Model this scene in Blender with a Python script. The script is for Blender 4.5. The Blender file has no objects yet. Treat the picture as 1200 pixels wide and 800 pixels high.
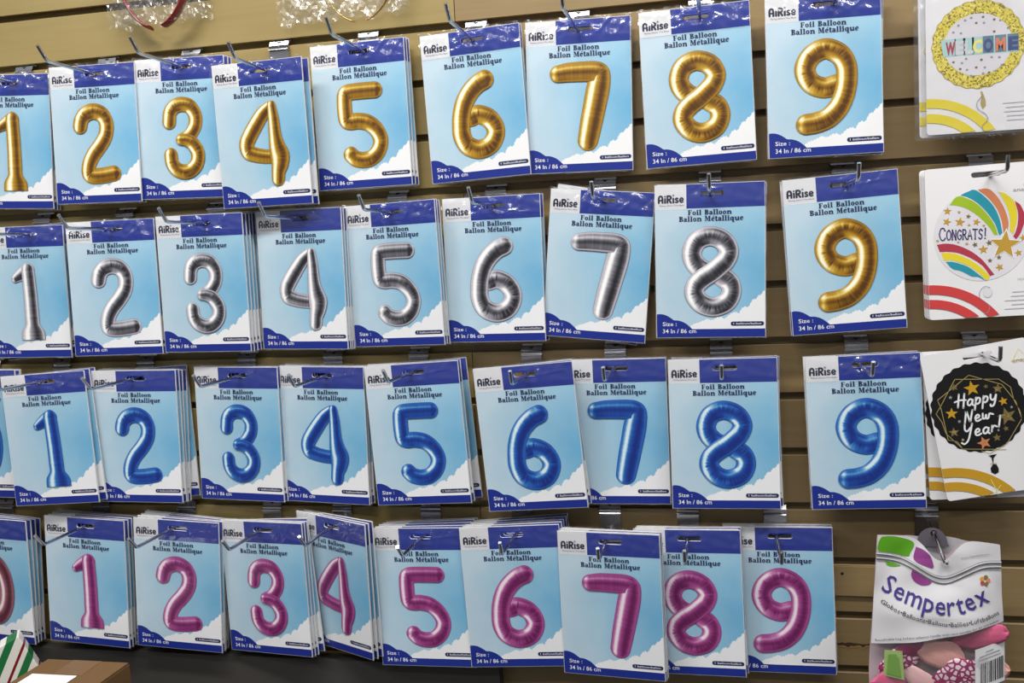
import bpy, bmesh, math, random
from mathutils import Vector, Matrix
R = math.radians
scene = bpy.context.scene
COL = scene.collection

# ------------------------------------------------------------------ camera
YAW, PITCH, ROLL = R(12.17), R(-5.14), R(-2.74)
fw, rt, up = Vector((-math.sin(YAW), math.cos(YAW), 0)), Vector((math.cos(YAW), math.sin(YAW), 0)), Vector((0, 0, 1))
fw, up = fw*math.cos(PITCH)+up*math.sin(PITCH), up*math.cos(PITCH)-fw*math.sin(PITCH)
rt, up = rt*math.cos(ROLL)+up*math.sin(ROLL), up*math.cos(ROLL)-rt*math.sin(ROLL)
cd = bpy.data.cameras.new('camera')
cam = bpy.data.objects.new('camera', cd); COL.objects.link(cam)
cd.sensor_width = 36.0; cd.lens = 36.0*1151.1/1200.0; cd.clip_start = 0.02
M = Matrix((rt, up, -fw)).transposed().to_4x4(); M.translation = Vector((0, -1.371, -0.403))
cam.matrix_world = M
scene.camera = cam

# ------------------------------------------------------------------ light
scene.view_settings.view_transform = 'Standard'
scene.view_settings.look = 'None'
scene.view_settings.gamma = 1.0
scene.view_settings.use_curve_mapping = False
scene.view_settings.exposure = 0.0
W = bpy.data.worlds.new('shop_interior_light'); scene.world = W; W.use_nodes = True
bg = W.node_tree.nodes['Background']; bg.inputs[1].default_value = 0.20
_tc = W.node_tree.nodes.new('ShaderNodeTexCoord'); _sx = W.node_tree.nodes.new('ShaderNodeSeparateXYZ'); _mr = W.node_tree.nodes.new('ShaderNodeMapRange'); _cr = W.node_tree.nodes.new('ShaderNodeValToRGB')
_mr.inputs['From Min'].default_value = -1.0; _mr.inputs['From Max'].default_value = 1.0
_cr.color_ramp.elements[0].position = .25; _cr.color_ramp.elements[0].color = (.22, .21, .21, 1)
_cr.color_ramp.elements[1].position = .75; _cr.color_ramp.elements[1].color = (1.5, 1.55, 1.65, 1)
W.node_tree.links.new(_tc.outputs['Generated'], _sx.inputs[0]); W.node_tree.links.new(_sx.outputs['Z'], _mr.inputs[0])
W.node_tree.links.new(_mr.outputs[0], _cr.inputs[0]); W.node_tree.links.new(_cr.outputs[0], bg.inputs[0])

def ceiling_lamp(x, y, z, sx, sy, power):
    l = bpy.data.lights.new('ceiling_lamp', 'AREA'); l.shape = 'RECTANGLE'
    l.size, l.size_y, l.energy = sx, sy, power; l.color = (1.0, 0.97, 0.92)
    o = bpy.data.objects.new('ceiling_lamp', l); COL.objects.link(o); o.location = (x, y, z)
    return o
# fluorescent fittings on the shop ceiling, in front of the display wall; the left rear one is added
ceiling_lamp(-0.70, -0.80, 1.00, 1.2, 0.16, 35)
ceiling_lamp(-2.2, -1.7, 1.10, 1.2, 0.14, 22)  # unseen lamp added to bring glints to the left sleeves
ceiling_lamp(0.75, -0.85, 1.00, 1.2, 0.16, 28)
ceiling_lamp(-0.3, -2.6, 1.15, 1.2, 0.18, 24)

# ------------------------------------------------------------------ materials
def lin(c):
    return tuple((v/255/12.92) if v/255 <= 0.04045 else ((v/255+0.055)/1.055)**2.4 for v in c)+(1.0,)
def mat(name, col, rough=0.5, metal=0.0, coat=0.0, **kw):
    m = bpy.data.materials.new(name); m.use_nodes = True
    b = m.node_tree.nodes['Principled BSDF']
    b.inputs['Base Color'].default_value = lin(col); b.inputs['Roughness'].default_value = rough
    b.inputs['Metallic'].default_value = metal; b.inputs['Coat Weight'].default_value = coat
    b.inputs['Coat Roughness'].default_value = 0.12
    for k, v in kw.items(): b.inputs[k].default_value = v
    return m
def N(m, t, **kw):
    n = m.node_tree.nodes.new(t)
    for k, v in kw.items(): setattr(n, k, v)
    return n
def L(m, a, b): m.node_tree.links.new(a, b)

def laminate(name, c0, c1, c2):
    m = mat(name, c0, 0.42); b = m.node_tree.nodes['Principled BSDF']
    tc = N(m, 'ShaderNodeTexCoord'); mp = N(m, 'ShaderNodeMapping'); mp.inputs['Scale'].default_value = (3, 3, 60)
    n1 = N(m, 'ShaderNodeTexNoise'); n1.inputs['Scale'].default_value = 2.0; n1.inputs['Detail'].default_value = 5
    n2 = N(m, 'ShaderNodeTexNoise'); n2.inputs['Scale'].default_value = 5.0; n2.inputs['Detail'].default_value = 2
    r = N(m, 'ShaderNodeValToRGB'); r.color_ramp.elements[0].position = .3; r.color_ramp.elements[1].position = .75
    r.color_ramp.elements[0].color = lin(c1); r.color_ramp.elements[1].color = lin(c2)
    a = N(m, 'ShaderNodeMath', operation='MULTIPLY_ADD'); a.inputs[1].default_value = .55
    c = N(m, 'ShaderNodeMath', operation='MULTIPLY'); c.inputs[1].default_value = .45
    L(m, tc.outputs['Object'], mp.inputs[0]); L(m, mp.outputs[0], n1.inputs[0]); L(m, tc.outputs['Object'], n2.inputs[0])
    L(m, n2.outputs['Fac'], c.inputs[0]); L(m, n1.outputs['Fac'], a.inputs[0]); L(m, c.outputs[0], a.inputs[2])
    L(m, a.outputs[0], r.inputs[0]); L(m, r.outputs[0], b.inputs['Base Color'])
    return m
LAM_L = laminate('tan_laminate', (148, 130, 82), (141, 122, 75), (155, 138, 89))
LAM_R = laminate('brown_laminate', (140, 119, 82), (131, 110, 74), (148, 127, 90))
CHROME = mat('chrome', (215, 215, 218), 0.16, 1.0)
STEEL = mat('bracket_steel', (190, 190, 194), 0.24, 1.0)
BLACKHOLE = mat('notch_black', (14, 14, 15), 0.7)
BOARD = mat('white_card', (226, 226, 226), 0.55)
WHITE = mat('white_ink', (236, 237, 240), 0.45, coat=.25)
HEAD = mat('header_blue_ink', (32, 54, 152), 0.4, coat=.35)
BAND = mat('band_blue_ink', (24, 44, 136), 0.4, coat=.3)
NAVY = mat('navy_ink', (24, 34, 84), 0.5)
LOGOINK = mat('logo_ink', (28, 32, 66), 0.5)
TAGINK = mat('tagline_ink', (120, 128, 160), 0.5)

def sky_ink():
    m = mat('printed_sky_ink', (160, 205, 228), 0.4, coat=.25); b = m.node_tree.nodes['Principled BSDF']
    tc = N(m, 'ShaderNodeTexCoord'); mp = N(m, 'ShaderNodeMapping'); mp.inputs['Location'].default_value = (-.074, 0, .012)
    ln = N(m, 'ShaderNodeVectorMath', operation='LENGTH'); L(m, tc.outputs['Object'], mp.inputs[0]); L(m, mp.outputs[0], ln.inputs[0])
    n = N(m, 'ShaderNodeTexNoise'); n.inputs['Scale'].default_value = 22; n.inputs['Detail'].default_value = 3
    L(m, tc.outputs['Object'], n.inputs[0])
    ad = N(m, 'ShaderNodeMath', operation='MULTIPLY_ADD'); ad.inputs[1].default_value = .06
    sb = N(m, 'ShaderNodeMath', operation='SUBTRACT'); sb.inputs[1].default_value = .03
    L(m, n.outputs['Fac'], ad.inputs[0]); L(m, ln.outputs['Value'], ad.inputs[2]); L(m, ad.outputs[0], sb.inputs[0])
    r = N(m, 'ShaderNodeValToRGB'); e = r.color_ramp.elements
    e[0].position = .015; e[0].color = lin((112, 176, 214)); e[1].position = .145; e[1].color = lin((188, 210, 224))
    x = e.new(.075); x.color = lin((152, 196, 221))
    L(m, sb.outputs[0], r.inputs[0]); L(m, r.outputs[0], b.inputs['Base Color'])
    return m
SKY = sky_ink()

def foil_ink(name, stops, rim):
    # ink of the printed balloon photograph: red channel of 'ink' is the printed tone, green the printed seam border
    m = mat(name, stops[1][1], 0.38, coat=.3); b = m.node_tree.nodes['Principled BSDF']
    at = N(m, 'ShaderNodeAttribute', attribute_name='ink'); sp = N(m, 'ShaderNodeSeparateColor'); L(m, at.outputs['Color'], sp.inputs[0])
    r = N(m, 'ShaderNodeValToRGB'); e = r.color_ramp.elements
    e[0].position, e[0].color = stops[0][0], lin(stops[0][1]); e[1].position, e[1].color = stops[-1][0], lin(stops[-1][1])
    for p, c in stops[1:-1]: x = e.new(p); x.color = lin(c)
    mx = N(m, 'ShaderNodeMix', data_type='RGBA'); mx.inputs[7].default_value = lin(rim)
    L(m, sp.outputs[0], r.inputs[0]); L(m, r.outputs[0], mx.inputs[6]); L(m, sp.outputs[1], mx.inputs[0])
    L(m, mx.outputs[2], b.inputs['Base Color'])
    return m
INK = {
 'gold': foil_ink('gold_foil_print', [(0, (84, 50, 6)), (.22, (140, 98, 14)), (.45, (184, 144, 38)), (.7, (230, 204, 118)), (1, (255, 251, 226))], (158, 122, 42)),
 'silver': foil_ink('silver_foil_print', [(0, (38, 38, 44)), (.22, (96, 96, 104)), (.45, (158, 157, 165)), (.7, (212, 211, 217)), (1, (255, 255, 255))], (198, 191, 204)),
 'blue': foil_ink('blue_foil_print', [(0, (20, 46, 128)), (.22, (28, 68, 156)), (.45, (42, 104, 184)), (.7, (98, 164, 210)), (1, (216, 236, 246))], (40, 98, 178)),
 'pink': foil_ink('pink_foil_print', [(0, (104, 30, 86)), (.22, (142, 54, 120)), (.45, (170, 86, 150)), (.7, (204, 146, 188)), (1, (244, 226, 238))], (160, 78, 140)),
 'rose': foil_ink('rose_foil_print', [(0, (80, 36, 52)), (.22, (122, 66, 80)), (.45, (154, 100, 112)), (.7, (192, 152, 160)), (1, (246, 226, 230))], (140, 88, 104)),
}

def film(name, tint, rough, white, gloss):
    # clear plastic: mostly see-through, a little glossy, slightly milky
    m = bpy.data.materials.new(name); m.use_nodes = True; t = m.node_tree; t.nodes.clear()
    out = N(m, 'ShaderNodeOutputMaterial'); tr = N(m, 'ShaderNodeBsdfTransparent'); gl = N(m, 'ShaderNodeBsdfGlossy'); df = N(m, 'ShaderNodeBsdfDiffuse')
    tr.inputs[0].default_value = lin(tint); gl.inputs['Roughness'].default_value = rough; df.inputs[0].default_value = lin((240, 240, 242))
    m1 = N(m, 'ShaderNodeMixShader'); m1.inputs[0].default_value = white; m2 = N(m, 'ShaderNodeMixShader'); m2.inputs[0].default_value = gloss
    L(m, tr.outputs[0], m1.inputs[1]); L(m, df.outputs[0], m1.inputs[2])
    L(m, m1.outputs[0], m2.inputs[1]); L(m, gl.outputs[0], m2.inputs[2]); L(m, m2.outputs[0], out.inputs[0])
    return m
FILM = film('clear_sleeve_film', (254, 254, 255), 0.17, 0.014, 0.13)
EDGE = film('sleeve_edge_film', (250, 250, 252), 0.15, 0.10, 0.08)
CELLO = film('crackled_cellophane', (254, 254, 252), 0.20, 0.035, 0.09)
BAGFILM = film('bag_window_film', (252, 250, 252), 0.15, 0.04, 0.08)

# ------------------------------------------------------------------ mesh helpers
class MB:
    """collects flat and solid pieces and links them as one mesh object; flat pieces face -Y (towards the shop)"""
    def __init__(s): s.v, s.f, s.m, s.mats, s.sm = [], [], [], [], []
    def mi(s, m):
        if m not in s.mats: s.mats.append(m)
        return s.mats.index(m)
    def add(s, vs, fs, m, smooth=False):
        o = len(s.v); k = s.mi(m); s.v += [tuple(v) for v in vs]
        for f in fs: s.f.append([i+o for i in f]); s.m.append(k); s.sm.append(smooth)
    def poly(s, pts, y, m):
        a = sum(pts[i][0]*pts[(i+1) % len(pts)][1]-pts[(i+1) % len(pts)][0]*pts[i][1] for i in range(len(pts)))
        if a < 0: pts = pts[::-1]
        s.add([(p[0], y, p[1]) for p in pts], [list(range(len(pts)))], m)
    def rect(s, x0, x1, z0, z1, y, m): s.poly([(x0, z0), (x1, z0), (x1, z1), (x0, z1)], y, m)
    def strip(s, A, B, y, m):
        n = len(A); vs = [(p[0], y, p[1]) for p in A]+[(p[0], y, p[1]) for p in B]
        s.add(vs, [[i, i+1, n+i+1, n+i] for i in range(n-1)], m)
    def stroke(s, pts, w, y, m, caps=True, taper=None):
        n = len(pts); A, B = [], []
        for i in range(n):
            a, b = Vector(pts[max(0, i-1)]), Vector(pts[min(n-1, i+1)]); t = (b-a)
            t = t.normalized() if t.length > 1e-9 else Vector((1, 0)); q = Vector((-t.y, t.x))
            ww = w*(taper(i/(n-1)) if taper else 1)/2; p = Vector(pts[i])
            A.append(tuple(p+q*ww)); B.append(tuple(p-q*ww))
        s.strip(A, B, y, m)
        if caps:
            for p in (pts[0], pts[-1]): s.disc(p[0], p[1], w/2, w/2, y, m, 10)
    def script(s, pts, w, y, m):
        s.stroke(pts, w, y, m)
        for k, p in enumerate(pts[1:-1]): s.disc(p[0], p[1], w/2, w/2, y-.00004-.000006*k, m, 10)
    def disc(s, x, z, rx, rz, y, m, n=24): s.poly([(x+rx*math.cos(2*math.pi*i/n), z+rz*math.sin(2*math.pi*i/n)) for i in range(n)], y, m)
    def ring(s, x, z, ro, ri, y, m, n=24, a0=0, a1=2*math.pi):
        A = [(x+ro[0]*math.cos(a0+(a1-a0)*i/n), z+ro[1]*math.sin(a0+(a1-a0)*i/n)) for i in range(n+1)]
        B = [(x+ri[0]*math.cos(a0+(a1-a0)*i/n), z+ri[1]*math.sin(a0+(a1-a0)*i/n)) for i in range(n+1)]
        s.strip(A, B, y, m)
    def star(s, x, z, r, y, m, rot=0.0, inner=.42):
        s.poly([(x+(r if i % 2 == 0 else r*inner)*math.sin(rot+math.pi*i/5), z+(r if i % 2 == 0 else r*inner)*math.cos(rot+math.pi*i/5)) for i in range(10)], y, m)
    def box(s, x0, x1, y0, y1, z0, z1, m):
        vs = [(x, y, z) for x in (x0, x1) for y in (y0, y1) for z in (z0, z1)]
        s.add(vs, [[0, 1, 3, 2], [4, 6, 7, 5], [0, 4, 5, 1], [2, 3, 7, 6], [0, 2, 6, 4], [1, 5, 7, 3]], m)
    def mesh(s, name):
        me = bpy.data.meshes.new(name); me.from_pydata(s.v, [], s.f)
        for m in s.mats: me.materials.append(m)
        for p, k, sm in zip(me.polygons, s.m, s.sm): p.material_index = k; p.use_smooth = sm
        me.update(); return me
    def build(s, name, parent=None): return link(name, s.mesh(name), parent)

def link(name, me, parent=None):
    o = bpy.data.objects.new(name, me); COL.objects.link(o)
    if parent: o.parent = parent
    return o
def thing(name, label, cat, group=None, loc=(0, 0, 0), rot=None):
    o = bpy.data.objects.new(name, None); COL.objects.link(o); o.empty_display_size = .02
    o.location = loc
    if rot: o.rotation_euler = rot
    return tag(o, label, cat, group)
def tag(o, label, cat, group=None):
    o['label'] = label; o['category'] = cat
    if group: o['group'] = group
    return o
def struct(o): o['kind'] = 'structure'; return o

def catmull(pts, n=8):
    P = [Vector(p) for p in pts]; P = [2*P[0]-P[1]]+P+[2*P[-1]-P[-2]]; out = []
    for i in range(1, len(P)-2):
        for k in range(n):
            t = k/n; a, b, c, d = P[i-1], P[i], P[i+1], P[i+2]
            out.append(.5*((2*b)+(c-a)*t+(2*a-5*b+4*c-d)*t*t+(3*b-3*c+d-a)*t**3))
    out.append(P[-2]); return [tuple(p) for p in out]

def tube(mb, pts, r, m, n=10, flat=None):
    P = [Vector(p) for p in pts]; k = len(P); rings = []; prev = None
    for i in range(k):
        t = (P[min(k-1, i+1)]-P[max(0, i-1)]).normalized()
        a = prev if prev else (Vector((1, 0, 0)) if abs(t.x) < .8 else Vector((0, 0, 1)))
        u = (a-t*a.dot(t)).normalized(); w = t.cross(u); prev = u
        ru, rw = (r, r) if flat is None else flat
        rings.append([P[i]+u*math.cos(2*math.pi*j/n)*ru+w*math.sin(2*math.pi*j/n)*rw for j in range(n)])
    vs = [v for g in rings for v in g]; fs = []
    for i in range(k-1):
        for j in range(n): fs.append([i*n+j, i*n+(j+1) % n, (i+1)*n+(j+1) % n, (i+1)*n+j])
    mb.add(vs, fs, m, True)
    mb.add(rings[0], [list(range(n))[::-1]], m); mb.add(rings[-1], [list(range(n))], m)

def text_geo(body, bold=0.0, align='CENTER', spacing=1.0):
    c = bpy.data.curves.new('lettering', 'FONT'); c.body = body; c.size = 1; c.align_x = align; c.offset = bold
    c.space_character = spacing; c.resolution_u = 2
    o = bpy.data.objects.new('lettering', c); COL.objects.link(o)
    dg = bpy.context.evaluated_depsgraph_get(); dg.update()
    me = bpy.data.meshes.new_from_object(o.evaluated_get(dg))
    vs = [(v.co.x, v.co.y) for v in me.vertices]; fs = [list(p.vertices) for p in me.polygons]
    bpy.data.objects.remove(o); bpy.data.curves.remove(c); bpy.data.meshes.remove(me)
    return vs, fs
def put_text(mb, body, x, z, y, m, h=None, w=None, bold=0.0, rot=0.0, align='CENTER', spacing=1.0, fn=None):
    """lettering with cap height h (and width w when given) whose baseline starts/centres at x, z"""
    vs, fs = text_geo(body, bold, 'LEFT', spacing)
    if not vs: return
    x0, x1 = min(v[0] for v in vs), max(v[0] for v in vs)
    sz = h/0.70; sx = (w/(x1-x0)) if w else sz
    ox = {'CENTER': (x0+x1)/2, 'LEFT': x0, 'RIGHT': x1}[align]
    ca, sa = math.cos(rot), math.sin(rot); out = []
    for a, b in vs:
        p, q = (a-ox)*sx, b*sz
        X, Z = x+p*ca-q*sa, z+p*sa+q*ca
        out.append(fn(X, Z, y) if fn else (X, y, Z))
    fs2 = []
    for f in fs:
        A = sum(vs[f[i]][0]*vs[f[(i+1) % len(f)]][1]-vs[f[(i+1) % len(f)]][0]*vs[f[i]][1] for i in range(len(f)))
        fs2.append(f if A > 0 else f[::-1])
    mb.add(out, fs2, m)

def fill2d(loops, thick):
    """solid plate with holes cut through it, lying in XZ, from filled outlines"""
    c = bpy.data.curves.new('plate', 'CURVE'); c.dimensions = '2D'; c.fill_mode = 'BOTH'; c.extrude = thick/2
    for lp in loops:
        s = c.splines.new('POLY'); s.points.add(len(lp)-1); s.use_cyclic_u = True
        for p, q in zip(s.points, lp): p.co = (q[0], q[1], 0, 1)
    o = bpy.data.objects.new('plate', c); COL.objects.link(o)
    dg = bpy.context.evaluated_depsgraph_get(); dg.update()
    me = bpy.data.meshes.new_from_object(o.evaluated_get(dg))
    vs = [(v.co.x, -v.co.z, v.co.y) for v in me.vertices]; fs = [list(p.vertices) for p in me.polygons]
    bpy.data.objects.remove(o); bpy.data.curves.remove(c); bpy.data.meshes.remove(me)
    return vs, fs

# ------------------------------------------------------------------ the slatted wall
PITCHZ = 0.0762
def slat_wall(x0, x1, m, y=0.0):
    prof = []; g0, g1 = -7, 14
    prof.append((0, -g0*PITCHZ+.06))
    for g in range(g0, g1+1):
        z = -g*PITCHZ
        prof += [(0, z+.0008), (.0008, z), (.004, z), (.004, z+.007), (.013, z+.007), (.013, z-.0165), (.004, z-.0165), (.004, z-.0098), (.0012, z-.0098), (0, z-.0108)]
    prof += [(0, -g1*PITCHZ-.06), (.02, -g1*PITCHZ-.06), (.02, -g0*PITCHZ+.06)]
    n = len(prof); vs = [(x0, p[0]+y, p[1]) for p in prof]+[(x1, p[0]+y, p[1]) for p in prof]
    fs = [[i, (i+1) % n, n+(i+1) % n, n+i] for i in range(n)]
    mb = MB(); mb.add(vs, fs, m)
    mb.add(vs[:n], [list(range(n))], m); mb.add(vs[n:], [list(range(n))[::-1]], m)
    o = mb.build('wall_back'); return struct(o)
slat_wall(-1.95, -0.3562, LAM_L)
slat_wall(-0.3550, 0.95, LAM_R)

# chipped board edge and a patch strip low on the right
def chipped():
    mb = MB(); rnd = random.Random(4)
    z0, z1 = -11*PITCHZ-.0108, -12*PITCHZ+.0245
    top = [(.085, z0), (.2, z0)]
    pts = [(.205, z0), (.205, z1+.002)]
    x = .2
    vs, fs = fill2d([[(.075, z1), (.210, z1-.001), (.210, z0-.001), (.075, z0-.0005)]], .003)
    mb.add([(a, b-.0025, c) for a, b, c in vs], fs, LAM_R)
    mb.disc(.150, (z0+z1)/2+.010, .0022, .0022, -.0042, BLACKHOLE, 10)
    o = mb.build('patch_strip'); tag(o, 'brown repair strip with a screw hole on the wall beside the bag of pink balloons', 'board')
    mb = MB(); zt = -12*PITCHZ-.044
    A = []; B = []
    for i in range(30):
        xx = .085+i*.115/29
        A.append((xx, zt+rnd.uniform(-.001, .001))); B.append((xx, zt-.001-abs(rnd.gauss(0, .0028))))
    mb.strip(A, B, -.0006, mat('chip_gap_brown', (62, 46, 26), .8)); mb.strip([(a, b-.003) for a, b in B], B, -.0005, mat('bare_chipboard', (150, 118, 70), .8))  # dark brown torn gap, bare chipboard below it
    o = mb.build('trim_1'); struct(o)
chipped()

# ------------------------------------------------------------------ hooks
def bracket_mesh(w=.030, drop=.046):
    prof = [(.0085, .0055), (.0085, -.0025), (.0005, -.0032), (-.0022, -.0092), (-.0044, -.0100), (-.0040, -.0114), (-.0014, -.0122), (-.0014, -.0138), (-.0056, -.0148), (-.0062, -.0160), (-.0026, -.0176), (-.0022, -drop)]
    t = .0012; mb = MB(); n = len(prof)
    vs = []
    for x in (-w/2, w/2): vs += [(x, a-t, b) for a, b in prof]+[(x, a+t*.2, b) for a, b in prof]
    fs = []
    for i in range(n-1):
        fs += [[i, 2*n+i, 2*n+i+1, i+1], [n+i, n+i+1, 3*n+i+1, 3*n+i], [i, i+1, n+i+1, n+i], [2*n+i, 3*n+i, 3*n+i+1, 2*n+i+1]]
    fs += [[0, n, 3*n, 2*n], [n-1, 3*n-1, 4*n-1, 2*n-1]]
    mb.add(vs, fs, STEEL)
    # the notch punched in the upper lip
    mb.add([(-.004, -.0013, -.0036), (.004, -.0013, -.0036), (0, -.0027, -.0064)], [[0, 2, 1]], BLACKHOLE)
    return mb.mesh('bracket')
BRACKET = bracket_mesh(); BRACKET_LONG = bracket_mesh(drop=.062)
def wire_mesh(drop, length, sag=0.0, r=.0025, tip=(.017, .018)):
    y0 = -.003; pts = [(0, y0, -drop)]
    pts += [(0, -length*k/6, -drop-sag*(k/6)**1.5) for k in range(1, 6)]
    ze = -drop-sag
    pts += [(0, -length+.004, ze), (0, -length-.001, ze+.0012), (0, -length-.004, ze+.0045), (0, -length-tip[0], ze+tip[1])]
    mb = MB(); tube(mb, pts, r, CHROME, 12)
    mb.add(*weld(drop), CHROME)
    return mb.mesh('wire')
def weld(drop):
    vs = [(x, y, z) for x in (-.005, .005) for y in (-.0048, -.0028) for z in (-drop-.004, -drop+.004)]
    return vs, [[0, 1, 3, 2], [4, 6, 7, 5], [0, 4, 5, 1], [2, 3, 7, 6], [0, 2, 6, 4], [1, 5, 7, 3]]
def hook(x, row, drop, label, length=.142, sag=0.0, tip=(.017, .018)):
    t = thing('slatwall_hook', label, 'hook', 'wire display hooks on the slatted wall', (x, 0, -row*PITCHZ))
    link('bracket', BRACKET_LONG if drop > .04 else BRACKET, t)
    link('wire', wire_mesh(drop, length, sag, tip=tip), t)
    return t

# ------------------------------------------------------------------ the printed card
CW, CH, CT = .1425, .2035, .0022
def fx(u): return (u-.5)*CW
def fz(v): return (.5-v)*CH
SLOT_X, SLOT_Z, SLOT_HW, SLOT_HH = fx(.523), fz(.062), .0165, .0034
def rounded(x0, x1, z0, z1, r, n=5):
    out = []
    for cx, cz, a in ((x1-r, z1-r, 0), (x0+r, z1-r, 90), (x0+r, z0+r, 180), (x1-r, z0+r, 270)):
        out += [(cx+r*math.cos(R(a+90*i/n)), cz+r*math.sin(R(a+90*i/n))) for i in range(n+1)]
    return out
SLOT = rounded(SLOT_X-SLOT_HW, SLOT_X+SLOT_HW, SLOT_Z-SLOT_HH, SLOT_Z+SLOT_HH, .0033)

# a fat slab-serif alphabet for the two title lines (cap height 1)
def serif_word(mb, word, x, z, y, m, h, w):
    adv = 0; items = []
    def r_(x0, x1, z0, z1): items.append(('r', adv+x0, adv+x1, z0, z1))
    def ell(cx, cz, rx, rz, ix, iz, a0=0, a1=360): items.append(('e', adv+cx, cz, rx, rz, ix, iz, a0, a1))
    for ch in word:
        if ch == ' ': adv += .5; continue
        if ch == 'F':
            r_(.08, .36, 0, 1); r_(0, .72, .9, 1); r_(0, .46, 0, .09); r_(.36, .56, .46, .55); r_(.52, .58, .36, .64); r_(.64, .72, .7, 1); a = .82
        elif ch == 'B':
            r_(.08, .36, 0, 1); r_(0, .4, .91, 1); r_(0, .4, 0, .09)
            ell(.36, .76, .36, .24, .1, .16, -90, 90); ell(.36, .27, .42, .27, .14, .18, -90, 90); a = .86
        elif ch == 'M':
            r_(.08, .18, 0, 1); r_(0, .3, 0, .09); r_(0, .3, .91, 1); r_(.74, 1.02, 0, 1); r_(.66, 1.1, 0, .09); r_(.8, 1.1, .91, 1)
            items.append(('p', [(adv+.1, 1), (adv+.36, 1), (adv+.6, .3), (adv+.46, 0)])); items.append(('p', [(adv+.46, 0), (adv+.58, .2), (adv+.82, 1), (adv+.74, 1)])); a = 1.2
        elif ch in 'il':
            r_(.08, .34, 0, .68 if ch == 'i' else 1.02); r_(0, .42, 0, .08); r_(0, .2, .6 if ch == 'i' else .94, .68 if ch == 'i' else 1.02)
            if ch == 'i': ell(.21, .88, .14, .13, 0, 0)
            a = .50
        elif ch == 'o': ell(.33, .34, .33, .36, .09, .27); a = .74
        elif ch in 'eé':
            ell(.31, .34, .31, .36, .08, .27, 20, 320); r_(.1, .6, .32, .40); ell(.4, .5, .2, .2, .06, .1, -20, 90)
            if ch == 'é': items.append(('p', [(adv+.28, .8), (adv+.5, 1.05), (adv+.6, 1.0), (adv+.36, .78)]))
            a = .68
        elif ch == 'a': r_(.36, .6, .06, .5); ell(.3, .48, .3, .22, .06, .14, 0, 170); ell(.26, .2, .26, .22, .06, .13); r_(.5, .7, 0, .08); a = .74
        elif ch == 'n':
            r_(.08, .34, 0, .68); r_(0, .42, 0, .08); r_(0, .2, .6, .68); r_(.56, .82, 0, .46); r_(.48, .9, 0, .08); ell(.56, .44, .26, .26, .04, .14, 0, 170); a = .96
        elif ch == 't': r_(.1, .36, .1, .9); r_(0, .5, .6, .68); ell(.34, .16, .24, .18, .02, .1, 180, 340); a = .56
        elif ch == 'u': r_(.08, .34, .22, .68); r_(0, .3, .6, .68); r_(.56, .82, 0, .68); r_(.5, .7, .6, .68); r_(.7, .9, 0, .08); ell(.34, .24, .26, .26, .02, .16, 180, 350); a = .96
        elif ch == 'q': ell(.32, .34, .32, .36, .08, .27); r_(.44, .7, -.34, .68); r_(.36, .8, -.34, -.26); a = .82
        adv += a
    s = w/adv; k = 0
    for it in items:
        yy = y-.000004*k; k += 1
        if it[0] == 'r': mb.rect(x-w/2+it[1]*s, x-w/2+it[2]*s, z+it[3]*h, z+it[4]*h, yy, m)
        elif it[0] == 'p': mb.poly([(x-w/2+p[0]*s, z+p[1]*h) for p in it[1]], yy, m)
        else:
            _, cx, cz, rx, rz, ix, iz, a0, a1 = it
            mb.ring(x-w/2+cx*s, z+cz*h, (rx*s, rz*h), (ix*s, iz*h), yy, m, 16, R(a0), R(a1))

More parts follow.
